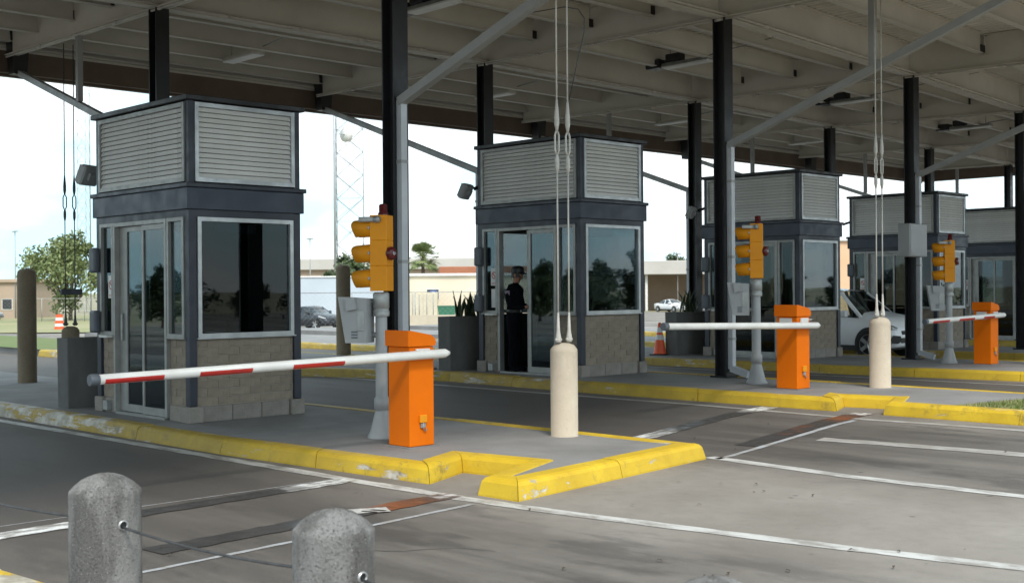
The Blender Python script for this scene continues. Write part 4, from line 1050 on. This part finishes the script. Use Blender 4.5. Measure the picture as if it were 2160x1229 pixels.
# trees out beside the plaza that the booth glass mirrors
for i in range(26):
    a = R(196+3.0*i); d = 62+9*math.sin(i*2.3)
    tree('dark leafy tree beside the plaza, mirrored in the door glass', (d*math.cos(a), d*math.sin(a), -.5), TB, .46+.10*math.sin(i*1.7), i*1.3, 'trees mirrored in the door glass')
    a = R(12+3.0*i); d = 66+10*math.sin(i*1.9)
    tree('dark leafy tree beside the plaza, mirrored in the end windows', (d*math.cos(a), 8+d*math.sin(a), -.5), TB, .52+.14*math.sin(i*2.1), i*1.7, 'trees mirrored in the end windows')
# palm
def palm(lab, loc, h):
    t = thing('palm_tree', lab, 'palm', loc)
    MB().tube([(0,0,-.3),(.05,0,h*.5),(0,0,h)], [.26,.2,.17], 10).build('trunk', mBARK, t)
    for i in range(46):
        a = random.uniform(0, 6.28); el = R(random.uniform(-45, 75)); Lp = random.uniform(.8,1.5)
        d = Vector((math.cos(a)*math.cos(el), math.sin(a)*math.cos(el), math.sin(el))); o = Vector((0,0,h)); e = o+d*Lp
        mb = MB().tube([o, o+d*Lp*.6, e], [.03,.022,.012], 4); s = d.cross(Vector((0,0,1))).normalized(); u = s.cross(d)
        for q in range(15):
            an = R(-85+170*q/14); dd = d*math.cos(an)+s*math.sin(an); ln = random.uniform(.75,1.05); tip = e+dd*ln+Vector((0,0,-.25*ln))+u*.05
            wv = dd.cross(u)*.065; mb.add([e, e+dd*ln*.5+wv, tip, e+dd*ln*.5-wv], [(0,1,2,3)])
        mb.build('frond', mPALM, t)
    return t
palm('round headed palm beyond the pale containers, between signal and officer booth', (-86.4,76.7,-1.2), 6.2)
# lattice towers
mTOW = M('tower_steel', (.42,.45,.47), (.35,.38,.40), 1, .5, .3)
def tower(lab, loc, w, H, bays, r, rz, dish=False):
    t = thing('lattice_tower', lab, 'tower', loc, rz)
    P = [Vector((w*.577*math.cos(R(a)), w*.577*math.sin(R(a)), 0)) for a in (90,210,330)]
    for i, p in enumerate(P): MB().tube([p, p+Vector((0,0,H))], r*(1.25 if i == 0 else .5), 8).build('leg', mTOW, t)
    bh = H/bays
    for i in range(3):
        a, b = P[i], P[(i+1) % 3]
        for k in range(bays):
            z0, z1 = Vector((0,0,k*bh)), Vector((0,0,(k+1)*bh))
            MB().bar(a+z0, b+z1, r*.24).bar(b+z0, a+z1, r*.24).bar(a+z1, b+z1, r*.16).build('brace', mTOW, t)
    if dish:
        dm = Matrix.Translation(P[0]+Vector((-.9,-1.4,21.8)))
        d = MB().lathe([(.25,-.5),(.8,-.25),(.9,0),(.9,.35),(.0001,.38)], 24).xf(dm@Matrix.Rotation(R(75),4,'Z')@Matrix.Rotation(R(90),4,'Y')).build('dish', mWHITEP, t)
        MB().tube([P[0]+Vector((0,0,21.8)), P[0]+Vector((-.9,-1.2,21.8))], .07, 6).build('dish_arm', mTOW, d)
        MB().lathe([(.12,0),(.3,.1),(.3,.4),(.2,.5)], 14).xf(Matrix.Translation(P[0]+Vector((-.7,-.8,24.4)))).build('antenna', mWHITEP, t)
    return t
tower('pale lattice mast with a round dish, right of the nearest booth', (-108.3,82.8,-1.2), 3.9, 34, 12, .13, R(200), True)
tower('faint thin lattice mast at far left behind the cables', (-150,68.9,-1.2), 1.7, 42, 22, .07, R(15))
# light poles
def lpole(lab, x, y, h, r=.09):
    t = thing('light_pole', lab, 'light pole', (x, y, -1.2), 0, 'distant light poles'); MB().tube([(0,0,0),(0,0,h)], [r, r*.6], 8).build('pole', mPIPE, t); MB().cbox(-.5,.5,-.15,.15,h,h+.12,.03).build('lamp_head', mGREY, t)
lpole('thin pale pole at far left behind the tall brown post', -116.8,45.6,9.3)
lpole('thin pale pole just right of the nearest booth window', -103.1,73.9,8.7)
lpole('thin pale pole left of the officer booth', -82,84,7.2,.07)
lpole('thin pale pole right of the officer booth', -80.5,113,7.0)
# buildings
mCREAM = M('cream_wall', (.72,.65,.52), (.65,.58,.46), .3, .8); mBLUEW = M('pale_blue_metal', (.52,.58,.64), (.46,.52,.58), .3, .5, .1); mRGREY = M('grey_roofing', (.52,.50,.47), (.45,.43,.40), .2, .8)
mTERRA = M('terracotta_roof', (.40,.16,.09), (.33,.13,.07), .4, .8); mBWALL = M('brown_wall', (.44,.34,.26), (.38,.29,.22), .3, .85); mDKWIN = M('dark_window', (.04,.045,.05), rough=.2); mORW = M('peach_wall', (.72,.47,.30), (.66,.42,.26), .3, .8)
def bldg(lab, a, b, dep, z1, wall, roof, over=.4, rh=.6, nwin=5, name='building', wz=(1.0,2.2), z0=-1.2, open_=False):
    a, b = Vector(a), Vector(b); Lg = (b-a).length; rz = math.atan2(b.y-a.y, b.x-a.x); H = z1-z0
    t = thing(name, lab, 'building', (a.x, a.y, z0), rz)
    if open_:
        for q in range(6): MB().box(Lg*q/5-.15,Lg*q/5+.15,.3,.6,0,H-rh).build('post', mWHITEP, t)
        MB().box(0,Lg,dep-1,dep,0,H-rh).build('wall', wall, t)
    else: MB().box(0,Lg,0,dep,0,H-rh).build('wall', wall, t)
    MB().cbox(-over,Lg+over,-over,dep+over,H-rh+.001,H,.05).build('roof', roof, t)
    for q in range(nwin):
        x = Lg*(q+.5)/nwin; w = MB().box(x-.6,x+.6,-.05,-.002,wz[0],wz[1]).build('window', mWHITEP, t); MB().box(x-.52,x+.52,-.07,-.052,wz[0]+.08,wz[1]-.08).build('pane', mDKWIN, w)
    return t
bldg('long low building with flat grey roof behind the lattice mast', (-130,89,), (-112,108), 14, 6.0, mBWALL, mRGREY, .6, 1.5, 6, wz=(2.2,4.4))
bldg('pale blue metal shed behind the dark sedan', (-77,50.8), (-68.5,59.3), 6, 2.85, mBLUEW, mWHITEP, .1, .15, 0, 'shed')
bldg('long cream building right of the nearest signal', (-71.5,60.8), (-58,76), 8, 3.05, mCREAM, mWHITEP, .25, .25, 3, wz=(1.9,2.9))
bldg('building with terracotta roof behind the cream building', (-96,88), (-86,100), 8, 4.35, mCREAM, mTERRA, .5, .9, 3)
bldg('brown walled building at the far left edge', (-128,36), (-116,46.3), 8, 3.1, mBWALL, mBWALL, .3, .4, 4)
bldg('distant open sided building with flat grey roof right of officer booth', (-92,103), (-70,121), 10, 5.0, mBWALL, mRGREY, .6, 1.7, 0, open_=True)
bldg('peach walled building seen between the third and fourth booths', (-55,95), (-44,106), 8, 6.4, mORW, mWHITEP, .3, .3, 2, wz=(3,4.6))
bldg('pale distant building right of the third planter', (-62,112), (-40,128), 10, 2.6, mCREAM, mRGREY, .3, .5, 3)
# shipping containers
mCONT = M('cream_container', (.66,.60,.46), (.58,.52,.40), .8, .6)
def container(lab, a, rz, Lc=6.0, group=None):
    t = thing('shipping_container', lab, 'container', (*a, -1.2), rz, group)
    MB().box(0,2.44,.06,Lc,0,2.55).build('shell', mCONT, t)
    for s in (0, 1):
        d = MB().box(.04+s*1.2,1.2+s*1.2,0,.055,.12,2.45).build('door', mCONT, t)
        for q in (.3,.85): MB().tube([(.04+s*1.2+q,-.03,.12),(.04+s*1.2+q,-.03,2.45)], .03, 6).build('lock_bar', mGALV, d)
        for zz in (.6,1.2,1.8): MB().box(.06+s*1.2,1.18+s*1.2,-.012,-.001,zz,zz+.06).build('rib', mCONT, d)
    return t
container('cream shipping container with double doors right of the column, left one', (-67.6,59.2), R(48), group='cream shipping containers')
c = container('cream shipping container behind the second planter, right one', (-62.7,61.9), R(48), group='cream shipping containers')
mBLUE = M('blue_sign_paint', (.03,.08,.32), rough=.5)
for i, (x, y, z, lb) in enumerate(((-68.9,63.1,1.2,'small blue sign on the cream building beside the containers'), (-61.9,62.6,.55,'blue and white sign on the right container'), (-68.9,57.6,1.0,'blue sign on the pale wall under the nearest signal'))):
    s = thing('wall_sign', lb, 'sign', (x, y, z), R(48)); MB().box(-.3,.3,-.06,-.02,-.35,.35).build('panel', mBLUE, s); MB().box(-.12,.12,-.07,-.061,-.1,.25).build('emblem', mWHITEP, s)
# jersey barriers along the far road
mJER = M('pale_barrier_concrete', (.52,.46,.36), (.44,.38,.29), .8, .9, bump=.2)
jm = MB().prism([(-.3,0),(.3,0),(.3,.08),(.14,.35),(.09,1.1),(-.09,1.1),(-.14,.35),(-.3,.08)], 'x', 0, 2.9).mesh('jersey_barrier', mJER)
for i in range(5):
    u = i; o = link('jersey_barrier', jm, None, (-50.2+2.0*i, 42.6+2.1*i, -1.16), R(46.5))
    tag(o, 'pale concrete road barrier, %s of the row left of officer booth' % ('leftmost', 'second', 'middle', 'fourth', 'rightmost')[i], 'barrier', 'concrete road barriers')
# chain link fence
def fence(lab, a, b, n, h, z):
    a, b = Vector(a), Vector(b); Lg = (b-a).length; t = thing('chain_link_fence', lab, 'fence', (a.x, a.y, z), math.atan2(b.y-a.y, b.x-a.x))
    for i in range(n+1): MB().tube([(Lg*i/n,0,0),(Lg*i/n,0,h)], .04, 6).build('fence_post', mGALV, t)
    MB().tube([(0,0,h),(Lg,0,h)], .03, 6).build('rail', mGALV, t)
    w = MB(); k = int(Lg/.35)
    for i in range(k):
        x = Lg*i/k; w.bar((x,0,0),(min(x+h,Lg),0,min(h,Lg-x)),.0028); w.bar((x,0,h),(min(x+h,Lg),0,h-min(h,Lg-x)),.0028)
    struct(w.build('mesh', mGALV, t), 'stuff')
fence('chain link fence along the far road left of officer booth', (-58,40.5), (-43,56.5), 5, 2.6, -1.16)
fence('chain link fence beyond the lawn at far left', (-112,26), (-92,50), 8, 2.2, -1.16)
# drum, wagon clutter, red framed board, dumpster
t = thing('traffic_drum', 'orange and white striped drum on the far lawn edge at left', 'drum', (-74.6,31.6,-1.12))
for i in range(5): MB().lathe([(.36-.025*i,.22*i),(.345-.025*i,.22*(i+1))], 18).build('band', mCONE if i % 2 == 0 else mWHITEP, t)
t = thing('waste_bin', 'small green waste bin near the containers', 'bin', (-61.2,57.9,-.85), R(48))
mGRN = M('green_paint', (.03,.16,.09)); MB().prism([(-.6,0),(.6,0),(.75,1.1),(-.75,1.1)], 'y', -.5, .5).build('tub', mGRN, t); MB().cbox(-.78,.78,-.53,.53,1.101,1.16,.02).build('lid', mGRN, t)
t = thing('red_framed_board', 'white board with red frame high at the right edge behind last column', 'sign', (-12.3,52.6,5.75), R(44))
MB().box(0,2.4,.0,.06,.05,1.35).build('panel', mWHITEP, t)
for a in ((-.06,2.46,-.02,.08,-.06,.049),(-.06,2.46,-.02,.08,1.351,1.46),(-.06,-.001,-.02,.08,.05,1.35),(2.401,2.46,-.02,.08,.05,1.35)): MB().box(*a).build('frame', M('faded_red', (.45,.10,.06)), t)
for x in (.4, 2.0): MB().tube([(x,.03,-6.9),(x,.03,-.06)], .06, 8).build('post', mGALV, t)
t = thing('dirt_pile', 'pale heap of soil and debris beside the far fence', 'dirt pile', (-52,47,-1.2))
mb = MB(); n = 14
for q in range(5):
    for i in range(n): r = 2.6*(1-q/4.6)*random.uniform(.8,1.15); mb.v.append((r*math.cos(6.283*i/n)*1.5, r*math.sin(6.283*i/n)*.8, .9*math.sin(q/4*1.5)))
for q in range(4):
    for i in range(n): mb.f.append([q*n+i, q*n+(i+1) % n, (q+1)*n+(i+1) % n, (q+1)*n+i]); mb.m.append(0); mb.sm.append(True)
mb.build('heap', mJER, t)
